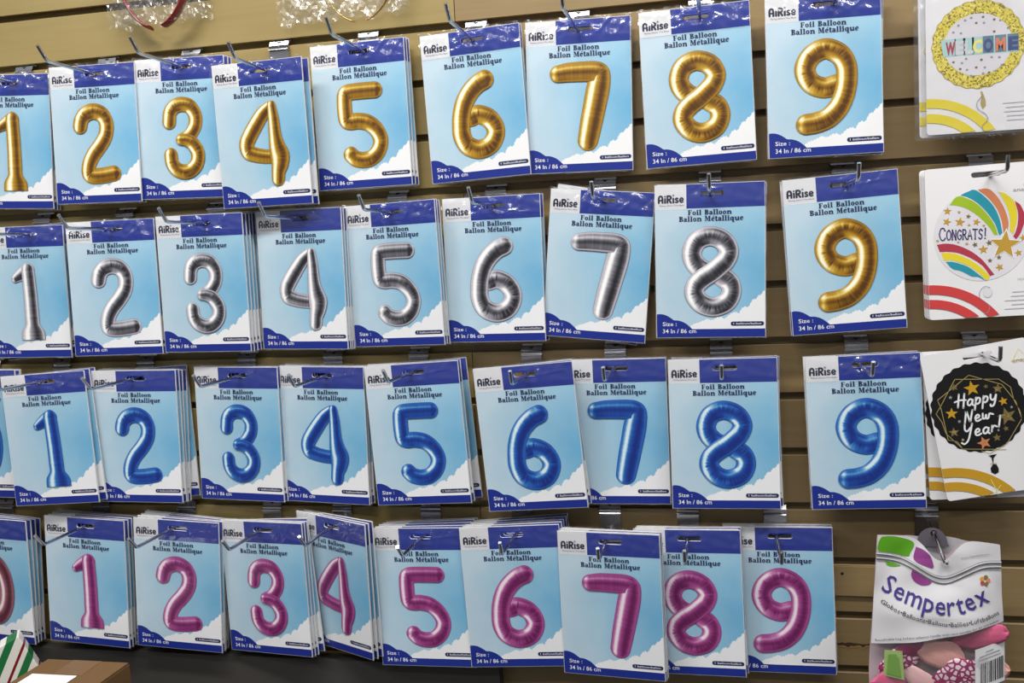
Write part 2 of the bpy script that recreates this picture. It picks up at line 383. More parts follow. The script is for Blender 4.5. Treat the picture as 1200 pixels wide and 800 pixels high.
def printed_card_mesh():
    mb = MB(); y = -CT/2
    vs, fs = fill2d([[(-CW/2, -CH/2), (CW/2, -CH/2), (CW/2, CH/2), (-CW/2, CH/2)], SLOT], CT)
    mb.add(vs, fs, BOARD)
    e = .0006
    vs, fs = fill2d([[(fx(.292), fz(.158)), (CW/2-e, fz(.158)), (CW/2-e, CH/2-e), (fx(.292), CH/2-e)], SLOT], .0001)
    mb.add([(a, b+y-.0001, c) for a, b, c in vs], fs, HEAD)
    mb.rect(-CW/2+e, fx(.292), fz(.160), CH/2-e, y-.0001, WHITE)
    mb.rect(-CW/2+e, CW/2-e, -CH/2+e, fz(.158), y-.00008, SKY)
    # printed cloud at the foot
    edge = [(.28, .945), (.30, .935), (.33, .918), (.36, .906), (.39, .902), (.42, .892), (.45, .884), (.47, .878), (.50, .886), (.53, .882), (.56, .870), (.60, .867), (.625, .878), (.65, .866), (.68, .848), (.71, .838), (.74, .836), (.76, .844), (.78, .818), (.81, .801), (.845, .803), (.865, .778), (.89, .754), (.915, .752), (.935, .731), (.96, .724), (.98, .702), (.996, .699)]
    up_ = catmull([(fx(u), fz(v)) for u, v in edge], 4); up_ = [(a, b+.0008*math.sin(i*1.9)) for i, (a, b) in enumerate(up_)]
    mb.strip(up_, [(p[0], fz(.945)) for p in up_], y-.00016, WHITE)
    # blue foot band with its two round shoulders, white hairline above it
    mb.rect(-CW/2+e, CW/2-e, -CH/2+e, fz(.944), y-.00024, BAND)
    mb.rect(fx(.33), CW/2-e, fz(.945), fz(.938), y-.00022, WHITE)
    b1 = [(0.004, .845), (.03, .842), (.07, .846), (.11, .858), (.14, .872), (.165, .884), (.20, .886), (.235, .893), (.27, .905), (.30, .922), (.325, .938), (.335, .948)]
    A = catmull([(fx(u), fz(v)) for u, v in b1], 4); mb.strip(A, [(p[0], fz(.95)) for p in A], y-.00028, BAND)
    # lettering
    yt = y-.00036
    serif_word(mb, 'Foil Balloon', fx(.505), fz(.2005), yt, NAVY, .0066, CW*.400)
    serif_word(mb, 'Ballon Métallique', fx(.515), fz(.242), yt, NAVY, .0068, CW*.585)
    lw = CW*.236; lx, lz, lh = fx(.150)-lw/2, fz(.1185), .0100
    def ls(pts, w=.25): mb.stroke([(lx+p[0]*lw/3.62, lz+p[1]*lh) for p in pts], w*lh, yt, LOGOINK)
    ls([(.10, .06), (.10, .62)]); ls(catmull([(.10, .6), (.16, .84), (.36, .93), (.56, .84), (.62, .6)], 4)); ls([(.62, .06), (.62, .62)]); ls([(.1, .38), (.62, .38)], .18)
    ls([(.98, .06), (.98, .58)]); mb.disc(lx+.98*lw/3.62, lz+.88*lh, .0011, .0011, yt, LOGOINK, 12)
    ls([(1.32, .06), (1.32, .93)]); ls(catmull([(1.32, .92), (1.62, .92), (1.80, .80), (1.80, .62), (1.62, .48), (1.36, .48)], 4)); ls([(1.52, .46), (1.82, .06)])
    ls([(2.16, .06), (2.16, .58)])
    ls(catmull([(2.80, .56), (2.62, .62), (2.48, .52), (2.56, .38), (2.74, .30), (2.82, .18), (2.68, .07), (2.46, .10)], 4), .20)
    ls(catmull([(3.10, .34), (3.50, .36), (3.48, .54), (3.30, .63), (3.10, .50), (3.08, .24), (3.24, .07), (3.50, .12)], 4), .19)
    mb.star(lx+2.16*lw/3.62, lz+1.0*lh, .0021, yt, TAGINK, inner=.35)
    put_text(mb, 'Flying above The Best', fx(.158), fz(.139), yt, TAGINK, h=.0019, w=CW*.225)
    put_text(mb, 'Size :', fx(.058), fz(.922), yt, WHITE, h=.0052, w=CW*.13, align='LEFT', bold=.004)
    put_text(mb, '34 In / 86 cm', fx(.058), fz(.970), yt, WHITE, h=.0056, w=CW*.31, align='LEFT', bold=.004)
    mb.poly(rounded(fx(.685), fx(.985), fz(.925), fz(.897), .0027), y-.00030, NAVY)
    put_text(mb, '1 balloon/ballon', fx(.835), fz(.9165), yt, WHITE, h=.0026, w=CW*.25, bold=.004)
    return mb.mesh('printed_card')
CARD = printed_card_mesh()

# balloon pictures: one or two foil tubes per number, centre line in a box of height 1
DIG = {
 '0': [dict(p=[(.33+.205*math.sin(a), .5+.385*math.cos(a)) for a in [R(k) for k in range(0, 361, 12)]], r=.112, closed=1)],
 '1': [dict(p=[(.06, .80), (.12, .835), (.21, .885), (.26, .90)], r=[.055, .075, .09, .09]),
       dict(p=[(.255, .905), (.262, .7), (.266, .5), (.266, .3), (.266, .2), (.266, .11), (.266, .0)], r=[.095, .098, .10, .104, .108, .165, .178], flat=1)],
 '2': [dict(p=[(.083, .745), (.105, .82), (.17, .89), (.29, .92), (.41, .87), (.462, .75), (.44, .61), (.36, .49), (.25, .37), (.18, .25), (.165, .14), (.22, .098), (.36, .097), (.53, .118)], r=.104)],
 '3': [dict(p=[(.092, .70), (.11, .81), (.17, .88), (.27, .907), (.38, .875), (.445, .77), (.44, .65), (.38, .55), (.31, .505), (.24, .488)], r=[.092]*7+[.088, .078, .066]),
       dict(p=[(.24, .475), (.32, .466), (.40, .42), (.46, .31), (.445, .19), (.37, .105), (.27, .078), (.17, .11), (.105, .19), (.092, .29)], r=[.066, .078, .088]+[.092]*7)],
 '4': [dict(p=[(.43, .93), (.34, .85), (.24, .73), (.145, .60), (.098, .51), (.115, .425), (.20, .385), (.30, .362), (.40, .35), (.50, .345)], r=[.06, .085, .095, .098, .098, .095, .088, .085, .082, .08]),
       dict(p=[(.470, .94), (.480, .8), (.485, .6), (.50, .47), (.525, .36), (.515, .26), (.49, .17), (.48, .09)], r=[.055, .07, .082, .105, .126, .112, .09, .086])],
 '5': [dict(p=[(.50, .895), (.40, .897), (.28, .897), (.17, .893), (.118, .87), (.105, .80), (.103, .66), (.115, .575), (.17, .548), (.27, .55), (.39, .52), (.49, .43), (.535, .31), (.50, .19), (.41, .11), (.30, .09), (.20, .115), (.145, .165)], r=.096)],
 '6': [dict(p=[(.45, .885), (.36, .845), (.26, .76), (.185, .65), (.14, .52), (.122, .39), (.125, .27), (.185, .155), (.325, .098), (.47, .15), (.535, .29), (.475, .43), (.345, .497), (.25, .475)], r=.111)],
 '7': [dict(p=[(.085, .875), (.20, .885), (.35, .885), (.48, .88), (.545, .86), (.555, .81), (.53, .68), (.49, .5), (.445, .30), (.405, .115)], r=[.098, .108, .112, .115, .116, .122, .134, .132, .128, .118])],
 '8': [dict(p=[(.31, .50), (.20, .545), (.13, .63), (.118, .735), (.18, .845), (.316, .893), (.455, .842), (.518, .73), (.485, .625), (.41, .55), (.33, .485), (.23, .42), (.155, .345), (.14, .25), (.215, .145), (.345, .10), (.485, .15), (.545, .26), (.525, .37), (.44, .44), (.36, .475)], r=[.095]+[.110]*19+[.095], over=.5)],
 '9': [dict(p=[(.13, .112), (.24, .125), (.36, .17), (.465, .27), (.53, .41), (.558, .56), (.552, .71), (.485, .83), (.345, .892), (.20, .83), (.128, .69), (.185, .55), (.32, .485), (.45, .51)], r=.110)],
}
def digit_mesh(d):
    vs, fs, ink = [], [], []; rnd = random.Random(ord(d)); NU = 25
    for si, S in enumerate(DIG[d]):
        p = S['p']; n0 = len(p); rr = S['r'] if isinstance(S['r'], list) else [S['r']]*n0
        C = catmull([(a, b, r) for (a, b), r in zip(p, rr)], 14)
        pts = [Vector((c[0], c[1])) for c in C]; rad = [c[2] for c in C]; n = len(pts)
        T = [(pts[min(n-1, i+1)]-pts[max(0, i-1)]).normalized() for i in range(n)]
        if S.get('closed'): T[0] = T[-1] = (pts[1]-pts[-2]).normalized()
        K = [0]*n
        for i in range(2, n-2): K[i] = T[i-2].cross(T[i+2]) if hasattr(T[i-2], 'cross') else T[i-2].x*T[i+2].y-T[i-2].y*T[i+2].x
        rows = []                                   # centre, tangent, half width, end-cap lean, curvature, place along the tube
        capA, capB = not S.get('closed'), not S.get('closed') and not S.get('flat')
        if capA:
            for k in range(8, 0, -1):
                a = k/8*R(88); rows.append((pts[0]-T[0]*rad[0]*math.sin(a), T[0], rad[0]*math.cos(a), -math.sin(a), 0, 0.))
        for i in range(n): rows.append((pts[i], T[i], rad[i], 0, K[i], i/(n-1)))
        if capB:
            for k in range(1, 9):
                a = k/8*R(88); rows.append((pts[-1]+T[-1]*rad[-1]*math.sin(a), T[-1], rad[-1]*math.cos(a), math.sin(a), 0, 1.))
        base = len(vs)
        for (c, t, w, cap, kv, s) in rows:
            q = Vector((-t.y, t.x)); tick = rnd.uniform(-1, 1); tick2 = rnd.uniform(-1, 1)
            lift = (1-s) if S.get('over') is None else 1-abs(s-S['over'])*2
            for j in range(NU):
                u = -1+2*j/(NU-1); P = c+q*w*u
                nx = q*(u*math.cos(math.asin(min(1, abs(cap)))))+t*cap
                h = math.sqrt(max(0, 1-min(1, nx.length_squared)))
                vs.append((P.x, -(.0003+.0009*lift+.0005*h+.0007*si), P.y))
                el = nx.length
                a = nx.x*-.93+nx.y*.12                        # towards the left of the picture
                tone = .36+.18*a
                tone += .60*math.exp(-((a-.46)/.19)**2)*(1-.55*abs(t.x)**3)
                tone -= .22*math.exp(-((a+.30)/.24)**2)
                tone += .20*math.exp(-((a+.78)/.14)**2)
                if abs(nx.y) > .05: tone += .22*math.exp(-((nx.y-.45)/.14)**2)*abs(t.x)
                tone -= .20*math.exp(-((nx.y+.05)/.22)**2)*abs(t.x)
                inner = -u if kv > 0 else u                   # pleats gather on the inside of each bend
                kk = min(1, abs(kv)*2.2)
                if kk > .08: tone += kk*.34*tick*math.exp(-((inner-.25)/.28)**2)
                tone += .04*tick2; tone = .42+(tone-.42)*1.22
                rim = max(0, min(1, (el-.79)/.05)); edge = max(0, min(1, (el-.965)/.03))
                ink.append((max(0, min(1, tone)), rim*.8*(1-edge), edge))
        for i in range(len(rows)-1):
            for j in range(NU-1):
                a = base+i*NU+j; fs.append([a, a+1, a+NU+1, a+NU])
    xs = [v[0] for v in vs]; zs = [v[2] for v in vs]
    cx, cz = (min(xs)+max(xs))/2, (min(zs)+max(zs))/2; s = CH*.588/(max(zs)-min(zs))
    vs = [((x-cx)*s, y*.7, (z-cz)*s) for x, y, z in vs]
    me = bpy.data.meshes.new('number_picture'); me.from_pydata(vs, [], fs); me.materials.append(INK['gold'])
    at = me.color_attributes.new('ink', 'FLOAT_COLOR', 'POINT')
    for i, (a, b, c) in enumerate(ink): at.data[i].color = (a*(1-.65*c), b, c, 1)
    for p in me.polygons: p.use_smooth = True
    me.update(); return me
DIGIT = {d: digit_mesh(d) for d in DIG}

def sleeve_mesh(seed, amp, reach=.158, rough=1.0):
    """clear sleeve: crumpled over the header, narrow welded margins down the sides and foot"""
    rnd = random.Random(seed); mb = MB(); NX, NZ = 64, 26
    x0, x1 = -CW/2-.0010, CW/2+.0010; zt, zb = CH/2+.0025, fz(reach)
    folds = []
    for _ in range(int(26*rough)):
        folds.append((rnd.uniform(x0, x1), rnd.uniform(zb, zt), rnd.gauss(R(75), R(38)), rnd.uniform(.0015, .004), rnd.uniform(.006, .022), rnd.choice((-1, 1))*rnd.uniform(.4, 1.)))
    for k in range(8): folds.append((SLOT_X+rnd.uniform(-.03, .03), SLOT_Z+rnd.uniform(-.012, .012), R(rnd.uniform(0, 180)), .0018, .012, rnd.uniform(-.9, .9)))
    def y(x, z):
        v = 0
        for fx_, fz_, a, w, l, s in folds:
            dx, dz = x-fx_, z-fz_; p = dx*math.cos(a)+dz*math.sin(a); q = -dx*math.sin(a)+dz*math.cos(a)
            v += s*math.exp(-(q/w)**2-(p/l)**2)
        v += .25*math.sin(x*310+z*90+seed)+.2*math.sin(z*420+x*130)
        v = max(-1.6, min(1.6, v)); fade = min(1, (z-zb)/.008)
        return -CT/2-.0007-fade*amp*(v+1.7)
    vs, idx = [], {}
    for i in range(NX+1):
        for j in range(NZ+1):
            x, z = x0+(x1-x0)*i/NX, zb+(zt-zb)*j/NZ; idx[i, j] = len(vs); zz = z
            if j == NZ: zz += .0006*math.sin(i*.9+seed)
            vs.append((x, y(x, z), zz))
    fs = []
    for i in range(NX):
        for j in range(NZ):
            xc, zc = x0+(x1-x0)*(i+.5)/NX, zb+(zt-zb)*(j+.5)/NZ
            if abs(xc-SLOT_X) < SLOT_HW*.95 and abs(zc-SLOT_Z) < .0052: continue
            fs.append([idx[i, j], idx[i+1, j], idx[i+1, j+1], idx[i, j+1]])
    mb.add(vs, fs, FILM, True)
    zf = -CH/2-.0014
    for s in (-1, 1):
        a, b = s*CW/2*.998, s*(CW/2+.0011); n = 14
        A = [(a, -CT/2-.0006, zb+(zf-zb)*k/n) for k in range(n+1)]
        B = [(b+.0005*math.sin(k*1.7+seed), 0.0004*math.sin(k*2.3), zb+(zf-zb)*k/n) for k in range(n+1)]
        mb.add(A+B, [[k, k+1, n+2+k, n+1+k] for k in range(n)], EDGE, True)
    n = 20; A = [(x0+(x1-x0)*k/n, -CT/2-.0006, -CH/2+.0003) for k in range(n+1)]; B = [(x0+(x1-x0)*k/n, .0005*math.sin(k), zf+.0004*math.sin(k*1.3+seed)) for k in range(n+1)]
    mb.add(A+B, [[k, k+1, n+2+k, n+1+k] for k in range(n)], EDGE, True)
    return mb.mesh('plastic_sleeve')
SLEEVES = {'strong': [sleeve_mesh(s, .0022) for s in (1, 2, 3, 4, 5, 6)], 'glare': [sleeve_mesh(s, .0026, .165, 1.5) for s in (11, 12)],
           'soft': [sleeve_mesh(s, .0009, .158, .8) for s in (21, 22, 23, 24)]}
SLEEVES['flat'] = [sleeve_mesh(s, .00035, .158, .7) for s in (31, 32, 33, 34)]
SLEEVE_N = [0]

def make_package(number, colour, label, group, x, y, z, rot, kind):
    t = thing('foil_balloon_package', label, 'balloon package', group, (x, y, z), rot)
    c = link('printed_card', CARD, t)
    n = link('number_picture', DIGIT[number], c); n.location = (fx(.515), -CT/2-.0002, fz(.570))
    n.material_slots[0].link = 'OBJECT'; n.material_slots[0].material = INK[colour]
    SLEEVE_N[0] += 1; pool = SLEEVES[kind]
    link('plastic_sleeve', pool[SLEEVE_N[0] % len(pool)], t)
    return t

# colour, number, x, z, depth, roll, yaw, pitch, hook x, packages behind, spacing, film, jitter list (dx, droll) for the ones behind
ROWS = [
 (1, 'top row', [
  ('gold', '1', -1.0638, -.1963, .0270, -3.2, 0, 0, -1.0484, 2, .0085, 'strong', [(.004, .8), (.006, 1.6)]),
  ('gold', '2', -.9099, -.1965, .0369, -1.29, 0, -.2, -.9042, 1, .009, 'strong', [(.003, .2)]),
  ('gold', '3', -.7695, -.1975, .0317, -1.55, .5, .3, -.7633, 2, .008, 'strong', [(.004, .3), (.006, -.2)]),
  ('gold', '4', -.6355, -.2173, .0490, -.1, -3.5, 2.0, -.6218, 1, .010, 'strong', [(.009, .2)]),
  ('gold', '5', -.4941, -.1984, .0240, .15, -2.5, .5, -.4841, 3, .0062, 'strong', [(.003, -.3), (.006, -.6), (.002, .5)]),
  ('gold', '6', -.3259, -.1970, .0270, 2.03, -2.0, .4, -.3252, 1, .009, 'glare', [(.002, -.4)]),
  ('gold', '7', -.1818, -.1955, .0206, -1.01, 1.4, 0, -.1806, 1, .008, 'strong', [(.001, .5)]),
  ('gold', '8', -.0238, -.1965, .0315, 1.31, .2, .1, -.0177, 1, .009, 'glare', [(.0, .3)]),
  ('gold', '9', .1353, -.1961, .0356, .13, 4.6, -1.0, .1485, 2, .008, 'strong', [(.004, 1.0), (.009, 1.7)])]),
 (4, 'second row', [
  ('silver', '1', -1.0553, -.4278, .0320, -.88, 0, 0, -1.0357, 1, .012, 'strong', [(.008, -4.5)]),
  ('silver', '2', -.8986, -.4271, .0388, -.16, 4.0, -.5, -.8947, 1, .010, 'strong', [(.004, .5)]),
  ('silver', '3', -.7523, -.4264, .0360, -.49, -1.8, .7, -.7408, 4, .0072, 'strong', [(.003, .2), (.006, .1), (.008, -.2), (.011, .2)]),
  ('silver', '4', -.5987, -.4271, .0290, -.59, -8.0, 0, -.5946, 3, .0055, 'soft', [(.002, -.2), (.006, .3), (.008, .4)]),
  ('silver', '5', -.4553, -.4259, .0330, .74, -8.0, 1.2, -.4543, 2, .008, 'strong', [(.001, -.2), (.003, -.3)]),
  ('silver', '6', -.3117, -.4248, .0240, -.25, -3.8, .3, -.3082, 1, .010, 'strong', [(.004, -.2)]),
  ('silver', '7', -.1646, -.4257, .0260, -5.93, -1.8, .5, -.1533, 1, .013, 'strong', [(.010, 5.5)]),
  ('silver', '8', -.0141, -.4258, .0400, -1.10, -.7, .1, -.0111, 1, .012, 'soft', [(.004, 1.0)]),
  ('gold', '9', .1568, -.4243, .0300, 2.63, .7, -.6, .1609, 1, .010, 'soft', [(-.004, -.3)])]),
 (7, 'third row', [
  ('blue', '0', -1.1551, -.6480, .0420, -.92, 0, 0, -1.1551, 2, .008, 'soft', [(.003, 1.5), (-.004, 1.)]),
  ('blue', '1', -1.0179, -.6542, .0585, 2.44, 2.2, -.6, -1.0280, 2, .010, 'strong', [(.004, -1.2), (.008, -1.6)]),
  ('blue', '2', -.8812, -.6552, .0385, -.61, 0, -.9, -.8803, 4, .0075, 'soft', [(.002, -.2), (.004, .8), (.008, 1.4), (.004, -3.0)]),
  ('blue', '3', -.7182, -.6551, .0250, -.81, -5.0, 0, -.7086, 2, .0075, 'soft', [(.002, -.3), (.005, .4)]),
  ('blue', '4', -.5810, -.6572, .0290, -.88, -6.5, .1, -.5688, 3, .0062, 'soft', [(.002, .2), (.004, -.3), (.008, 1.0)]),
  ('blue', '5', -.4307, -.6541, .0440, 2.79, -2.9, -.1, -.4356, 3, .009, 'soft', [(.002, -.3), (-.002, 1.2), (.009, -1.2)]),
  ('blue', '6', -.2657, -.6594, .0500, 3.88, -3.5, .6, -.2675, 2, .008, 'soft', [(-.003, -.4), (-.004, -1.6)]),
  ('blue', '7', -.1481, -.6573, .0240, .17, -.1, .1, -.1479, 2, .007, 'soft', [(-.002, .2), (.001, -.3)]),
  ('blue', '8', -.0022, -.6581, .0406, .12, -.2, -.5, -.0028, 2, .0095, 'soft', [(.002, -.8), (.006, .9)]),
  ('blue', '9', .1785, -.6581, .0364, 1.58, -.9, -.3, .1733, 1, .010, 'strong', [(-.003, -.4)])]),
 (10, 'bottom row', [
  ('rose', '0', -1.1514, -.8827, .0502, -2.69, -2.4, 2.2, -1.1642, 3, .0095, 'strong', [(.002, 1.0), (.003, 1.8), (.005, 2.4)]),
  ('pink', '1', -.9846, -.8829, .0460, -2.6, -1.7, .3, -.9795, 4, .0085, 'soft', [(.002, .3), (.003, .6), (.005, .2), (.004, .9)]),
  ('pink', '2', -.8274, -.8847, .0462, -3.09, .3, .5, -.8286, 4, .0085, 'soft', [(.003, .6), (.004, 1.5), (.006, 2.2), (.003, 2.4)]),
  ('pink', '3', -.6818, -.8860, .0450, .69, -8.0, .5, -.6839, 3, .0055, 'soft', [(.003, -.2), (.006, -.5), (.004, -3.2)]),
  ('pink', '4', -.5727, -.8781, .0430, -1.76, -24, 2.0, -.5694, 2, .0062, 'soft', [(.005, -.6), (.011, -1.2)]),
  ('pink', '5', -.4326, -.8905, .0540, 1.88, -2.5, -.8, -.4301, 4, .0115, 'soft', [(.003, -.5), (.006, -1.0), (.009, -1.8), (.012, -1.6)]),
  ('pink', '6', -.2970, -.8846, .0575, 2.25, 2.0, 0, -.2920, 4, .0115, 'soft', [(.004, -.6), (.006, -1.1), (.009, -1.6), (.010, -2.2)]),
  ('pink', '7', -.1604, -.8900, .0660, .44, -7.0, .3, -.1642, 3, .0055, 'soft', [(.001, -.4), (.004, -.3), (.002, .5)]),
  ('pink', '8', -.0542, -.8913, .0430, .93, -3.0, -.8, -.0550, 3, .0052, 'soft', [(-.004, -.5), (.001, -.8), (.003, .2)]),
  ('pink', '9', .0656, -.8910, .0260, .64, -1.2, -.4, .0633, 3, .0056, 'soft', [(-.001, -.4), (.001, -.6), (-.002, .2)])]),
]
ORD = ['next', 'third', 'fourth', 'fifth']
LOOK = {'1': 'straight', '2': 'curved', '3': 'curved'}
def place_rows():
    rnd = random.Random(8)
    for row, rname, cards in ROWS:
        for (colr, num, x, z, d, roll, yaw, pit, hx, nb, sp, kind, jit) in cards:
            cname = {'rose': 'dusky pink'}.get(colr, colr)
            who = '%s number %s' % (cname, num)
            if row == 4 and colr == 'gold': who = 'gold number 9 that ends the silver row'
            place = {1: 'top row', 4: 'second row down', 7: 'third row down', 10: 'bottom row'}[row]
            grp = {1: 'gold number packages in the top row', 4: 'number packages in the second row', 7: 'blue number packages in the third row', 10: 'pink number packages in the bottom row'}[row]
            rot = Matrix.Rotation(R(yaw), 4, 'Z') @ Matrix.Rotation(R(pit), 4, 'X') @ Matrix.Rotation(R(-roll), 4, 'Y')
            e = rot.to_euler()
            off = rot.to_3x3() @ Vector((SLOT_X, 0, SLOT_Z))
            sx, sy, sz = x+off.x, -d+off.y, z+off.z               # where the hang slot is
            hx = min(sx+.011, max(sx-.011, hx)); drop = -row*PITCHZ-sz+.0006
            make_package(num, colr, 'front %s package, %s' % (who, place) if row != 4 or colr != 'gold' else 'front package of the gold number 9 ending the silver row', grp, x, -d, z, e, kind)
            for k in range(nb):
                dx, dr = jit[k] if k < len(jit) else (0, 0)
                r2 = Matrix.Rotation(R(yaw), 4, 'Z') @ Matrix.Rotation(R(pit), 4, 'X') @ Matrix.Rotation(R(-(roll-dr)), 4, 'Y')
                o2 = r2.to_3x3() @ Vector((SLOT_X, 0, SLOT_Z))
                bx, bd = sx+dx*.6, d-sp*(k+1)
                lab = '%s package from the front on the hook of the %s, %s' % ({0: 'second', 1: 'third', 2: 'fourth', 3: 'fifth'}[k], who, place)
                if row == 4 and colr == 'gold': lab = 'second package, just behind the gold number 9 that ends the silver row'
                make_package(num, colr, lab, grp, bx-o2.x, -bd, sz+.0008*rnd.uniform(-1, .6)-o2.z, r2.to_euler(), 'flat')
            hook(hx, row, drop, 'chrome wire hook carrying the %s packages, %s' % (who, place) if not (row == 4 and colr == 'gold') else 'chrome wire hook carrying the gold number 9 that ends the silver row',
                 tip=(.010, .018) if x > -.3 else (.017, .018))
place_rows()


# ------------------------------------------------------------------ party balloon packs on the right
PACKW = mat('pack_card', (232, 231, 234), 0.4, coat=.35)
YEL = mat('yellow_ink', (228, 210, 48), 0.4, coat=.3); REDI = mat('coral_red_ink', (204, 66, 66), 0.4, coat=.3)
GOLDI = mat('ochre_ink', (196, 150, 38), 0.4, coat=.3); TEAL = mat('teal_ink', (40, 148, 168), 0.4, coat=.3)
LIME = mat('lime_ink', (158, 188, 40), 0.4, coat=.3); TERRA = mat('terracotta_ink', (206, 128, 88), 0.4, coat=.3)
CRIM = mat('crimson_ink', (176, 58, 76), 0.4, coat=.3); STARG = mat('star_gold_ink', (190, 150, 56), 0.4, coat=.3)
GREYI = mat('grey_ink', (150, 150, 156), 0.5); PALEI = mat('pale_grey_ink', (212, 211, 216), 0.5); BALW = mat('balloon_white_ink', (222, 220, 226), 0.35, coat=.4)
BLK = mat('black_foil_ink', (20, 19, 20), 0.35, coat=.4); INDIGO = mat('indigo_ink', (52, 46, 110), 0.5); CHAMP = mat('champagne_line_ink', (176, 158, 96), 0.4)
SMOKE = mat('smoke_gold_ink', (120, 104, 62), 0.45); SLATE = mat('slate_ink', (92, 128, 150), 0.45); MINT = mat('mint_ink', (172, 212, 212), 0.45)
PALEY = mat('pale_yellow_ink', (238, 232, 130), 0.45); ORANGE = mat('orange_ink', (224, 128, 92), 0.45); NAVY2 = mat('dusk_navy_ink', (60, 72, 128), 0.45); GREEN = mat('leaf_green_ink', (92, 172, 52), 0.45)

def glitter_ink():
    m = mat('yellow_glitter_ink', (222, 208, 70), 0.35, coat=.3); b = m.node_tree.nodes['Principled BSDF']
    tc = N(m, 'ShaderNodeTexCoord'); v = N(m, 'ShaderNodeTexVoronoi'); v.inputs['Scale'].default_value = 620
    L(m, tc.outputs['Object'], v.inputs[0]); sp = N(m, 'ShaderNodeSeparateColor'); L(m, v.outputs['Color'], sp.inputs[0])
    r = N(m, 'ShaderNodeValToRGB'); r.color_ramp.interpolation = 'CONSTANT'; e = r.color_ramp.elements
    e[0].position = 0; e[0].color = lin((128, 112, 40)); e[1].position = .22; e[1].color = lin((222, 206, 72))
    x = e.new(.72); x.color = lin((240, 228, 120)); x = e.new(.9); x.color = lin((198, 176, 52))
    L(m, sp.outputs[0], r.inputs[0]); L(m, r.outputs[0], b.inputs['Base Color']); return m
GLIT = glitter_ink()

class Art:
    """artwork measured off the pack: turns picture coordinates into places on the card"""
    def __init__(s, ax, az): s.ax, s.az = ax, az
    def __call__(s, x, y):
        return (s.ax[0]*(x-1100)+s.ax[1]*(y-400)+s.ax[2], s.az[0]*(x-1100)+s.az[1]*(y-400)+s.az[2])

def pack_blank(w, h, slot_x, slot_z, hw=.0175):
    mb = MB(); r = rounded(-w/2, w/2, -h/2, h/2, .004)
    sl = rounded(slot_x-hw, slot_x+hw, slot_z-.0034, slot_z+.0034, .0033)
    vs, fs = fill2d([r, sl], .0026); mb.add(vs, fs, PACKW); return mb
def corner_arcs(mb, w, h, cx, cz, radii, m, y):
    """two concentric bands sweeping out of the lower left corner, cut off at the card's edges"""
    for ro, ri in radii:
        A, B = [], []
        for k in range(41):
            a = R(90-k*90/40); A.append((cx+ro*math.sin(R(90)-a), cz+ro*math.sin(a))); B.append((cx+ri*math.sin(R(90)-a), cz+ri*math.sin(a)))
        zb = -h/2+.0006; P, Q = [], []
        for (p, q) in zip(A, B):
            if p[1] < zb: break
            P.append(p); Q.append(q if q[1] > zb else (max(q[0], math.sqrt(max(0, ri*ri-(zb-cz)**2))+cx if ri > abs(zb-cz) else q[0]), zb))
        mb.strip(P, Q, y, m)
def smalltext(mb, x, z, y, n, rnd, m=PALEI):
    for k in range(n): mb.rect(x+rnd.uniform(0, .012), x+.040, z-.0052*k-.0014, z-.0052*k, y, m)

def welcome_art(mb, A, w, h, y):
    rnd = random.Random(3); c = A(1146, 52); r = .0530
    def scal(rr, amp): return [(c[0]+(rr+amp*math.cos(24*a))*math.cos(a), c[1]+(rr+amp*math.cos(24*a))*math.sin(a)) for a in [2*math.pi*i/144 for i in range(144)]]
    mb.poly(scal(r*1.0, .0007), y, CHAMP); mb.poly(scal(r*.985, .0007), y-.0001, GLIT)
    mb.disc(c[0], c[1], r*.735, r*.70, y-.0002, BALW, 48)
    dots = [(1152, 20), (1138, 21), (1131, 24), (1144, 27), (1153, 27), (1123, 30), (1165, 23), (1172, 24), (1181, 33), (1165, 37), (1117, 38), (1126, 39), (1117, 73), (1127, 74), (1132, 69), (1150, 70), (1162, 67), (1171, 67), (1144, 79), (1154, 79), (1174, 76), (1125, 81), (1133, 82), (1152, 86), (1159, 85), (1167, 83), (1138, 89)]
    for i, (px, py) in enumerate(dots):
        p = A(px, py); mb.disc(p[0], p[1], .0016, .0015, y-.0003, GREYI if i % 3 else SMOKE, 10)
    # banner of coloured letters; glare is painted in as a pale E and L
    p0, p1, p2, p3 = A(1102, 47), A(1191, 39), A(1194, 60), A(1105, 67)
    mb.poly([p3, p2, p1, p0], y-.0003, MINT)
    cols = [CRIM, LIME, MINT, PALEY, SLATE, ORANGE, NAVY2]; rot = math.atan2(p2[1]-p3[1], p2[0]-p3[0])
    for i, (ch, px, m) in enumerate(zip('WELCOME', (1113.5, 1125, 1135, 1145.5, 1158, 1172.5, 1187), (CRIM, PALEI, PALEI, PALEY, NAVY2, ORANGE, NAVY2))):
        t = i/6; py = 63.5-8*(px-1105)/89+1.2
        a, b = A(px-5.4, py-17), A(px+5.4, py+2.2)
        bg = (MINT, MINT, MINT, MINT, SLATE, SLATE, SLATE)[i]
        q = A(px, py)
        mb.poly([A(px-6.2, py+2.4), A(px+6.6, py+1.4), A(px+6.2, py-18.4), A(px-6.6, py-17.4)], y-.0004, bg)
        put_text(mb, ch, q[0], q[1], y-.0005, m, h=.0145, w=.0112, bold=.05, rot=rot)
    # neck and ribbon
    t0 = [A(1151, 107), A(1153, 112), A(1155, 118), A(1155, 124), A(1151.5, 128), A(1149, 122), A(1150, 113), A(1149, 107)]
    mb.poly(t0[::-1], y-.0001, CHAMP)
    mb.stroke(catmull([A(*q) for q in [(1151, 112), (1145, 120), (1146, 128), (1155, 134), (1157, 141), (1151, 148), (1152, 154)]], 6), .0008, y-.0006, GREYI)
    cx, cz = A(1083, 210); corner_arcs(mb, w, h, -w/2, cz, [(.0950, .0838), (.0768, .0655)], YEL, y-.0002)
    smalltext(mb, A(1172, 120)[0], A(1172, 120)[1], y-.0002, 5, rnd)

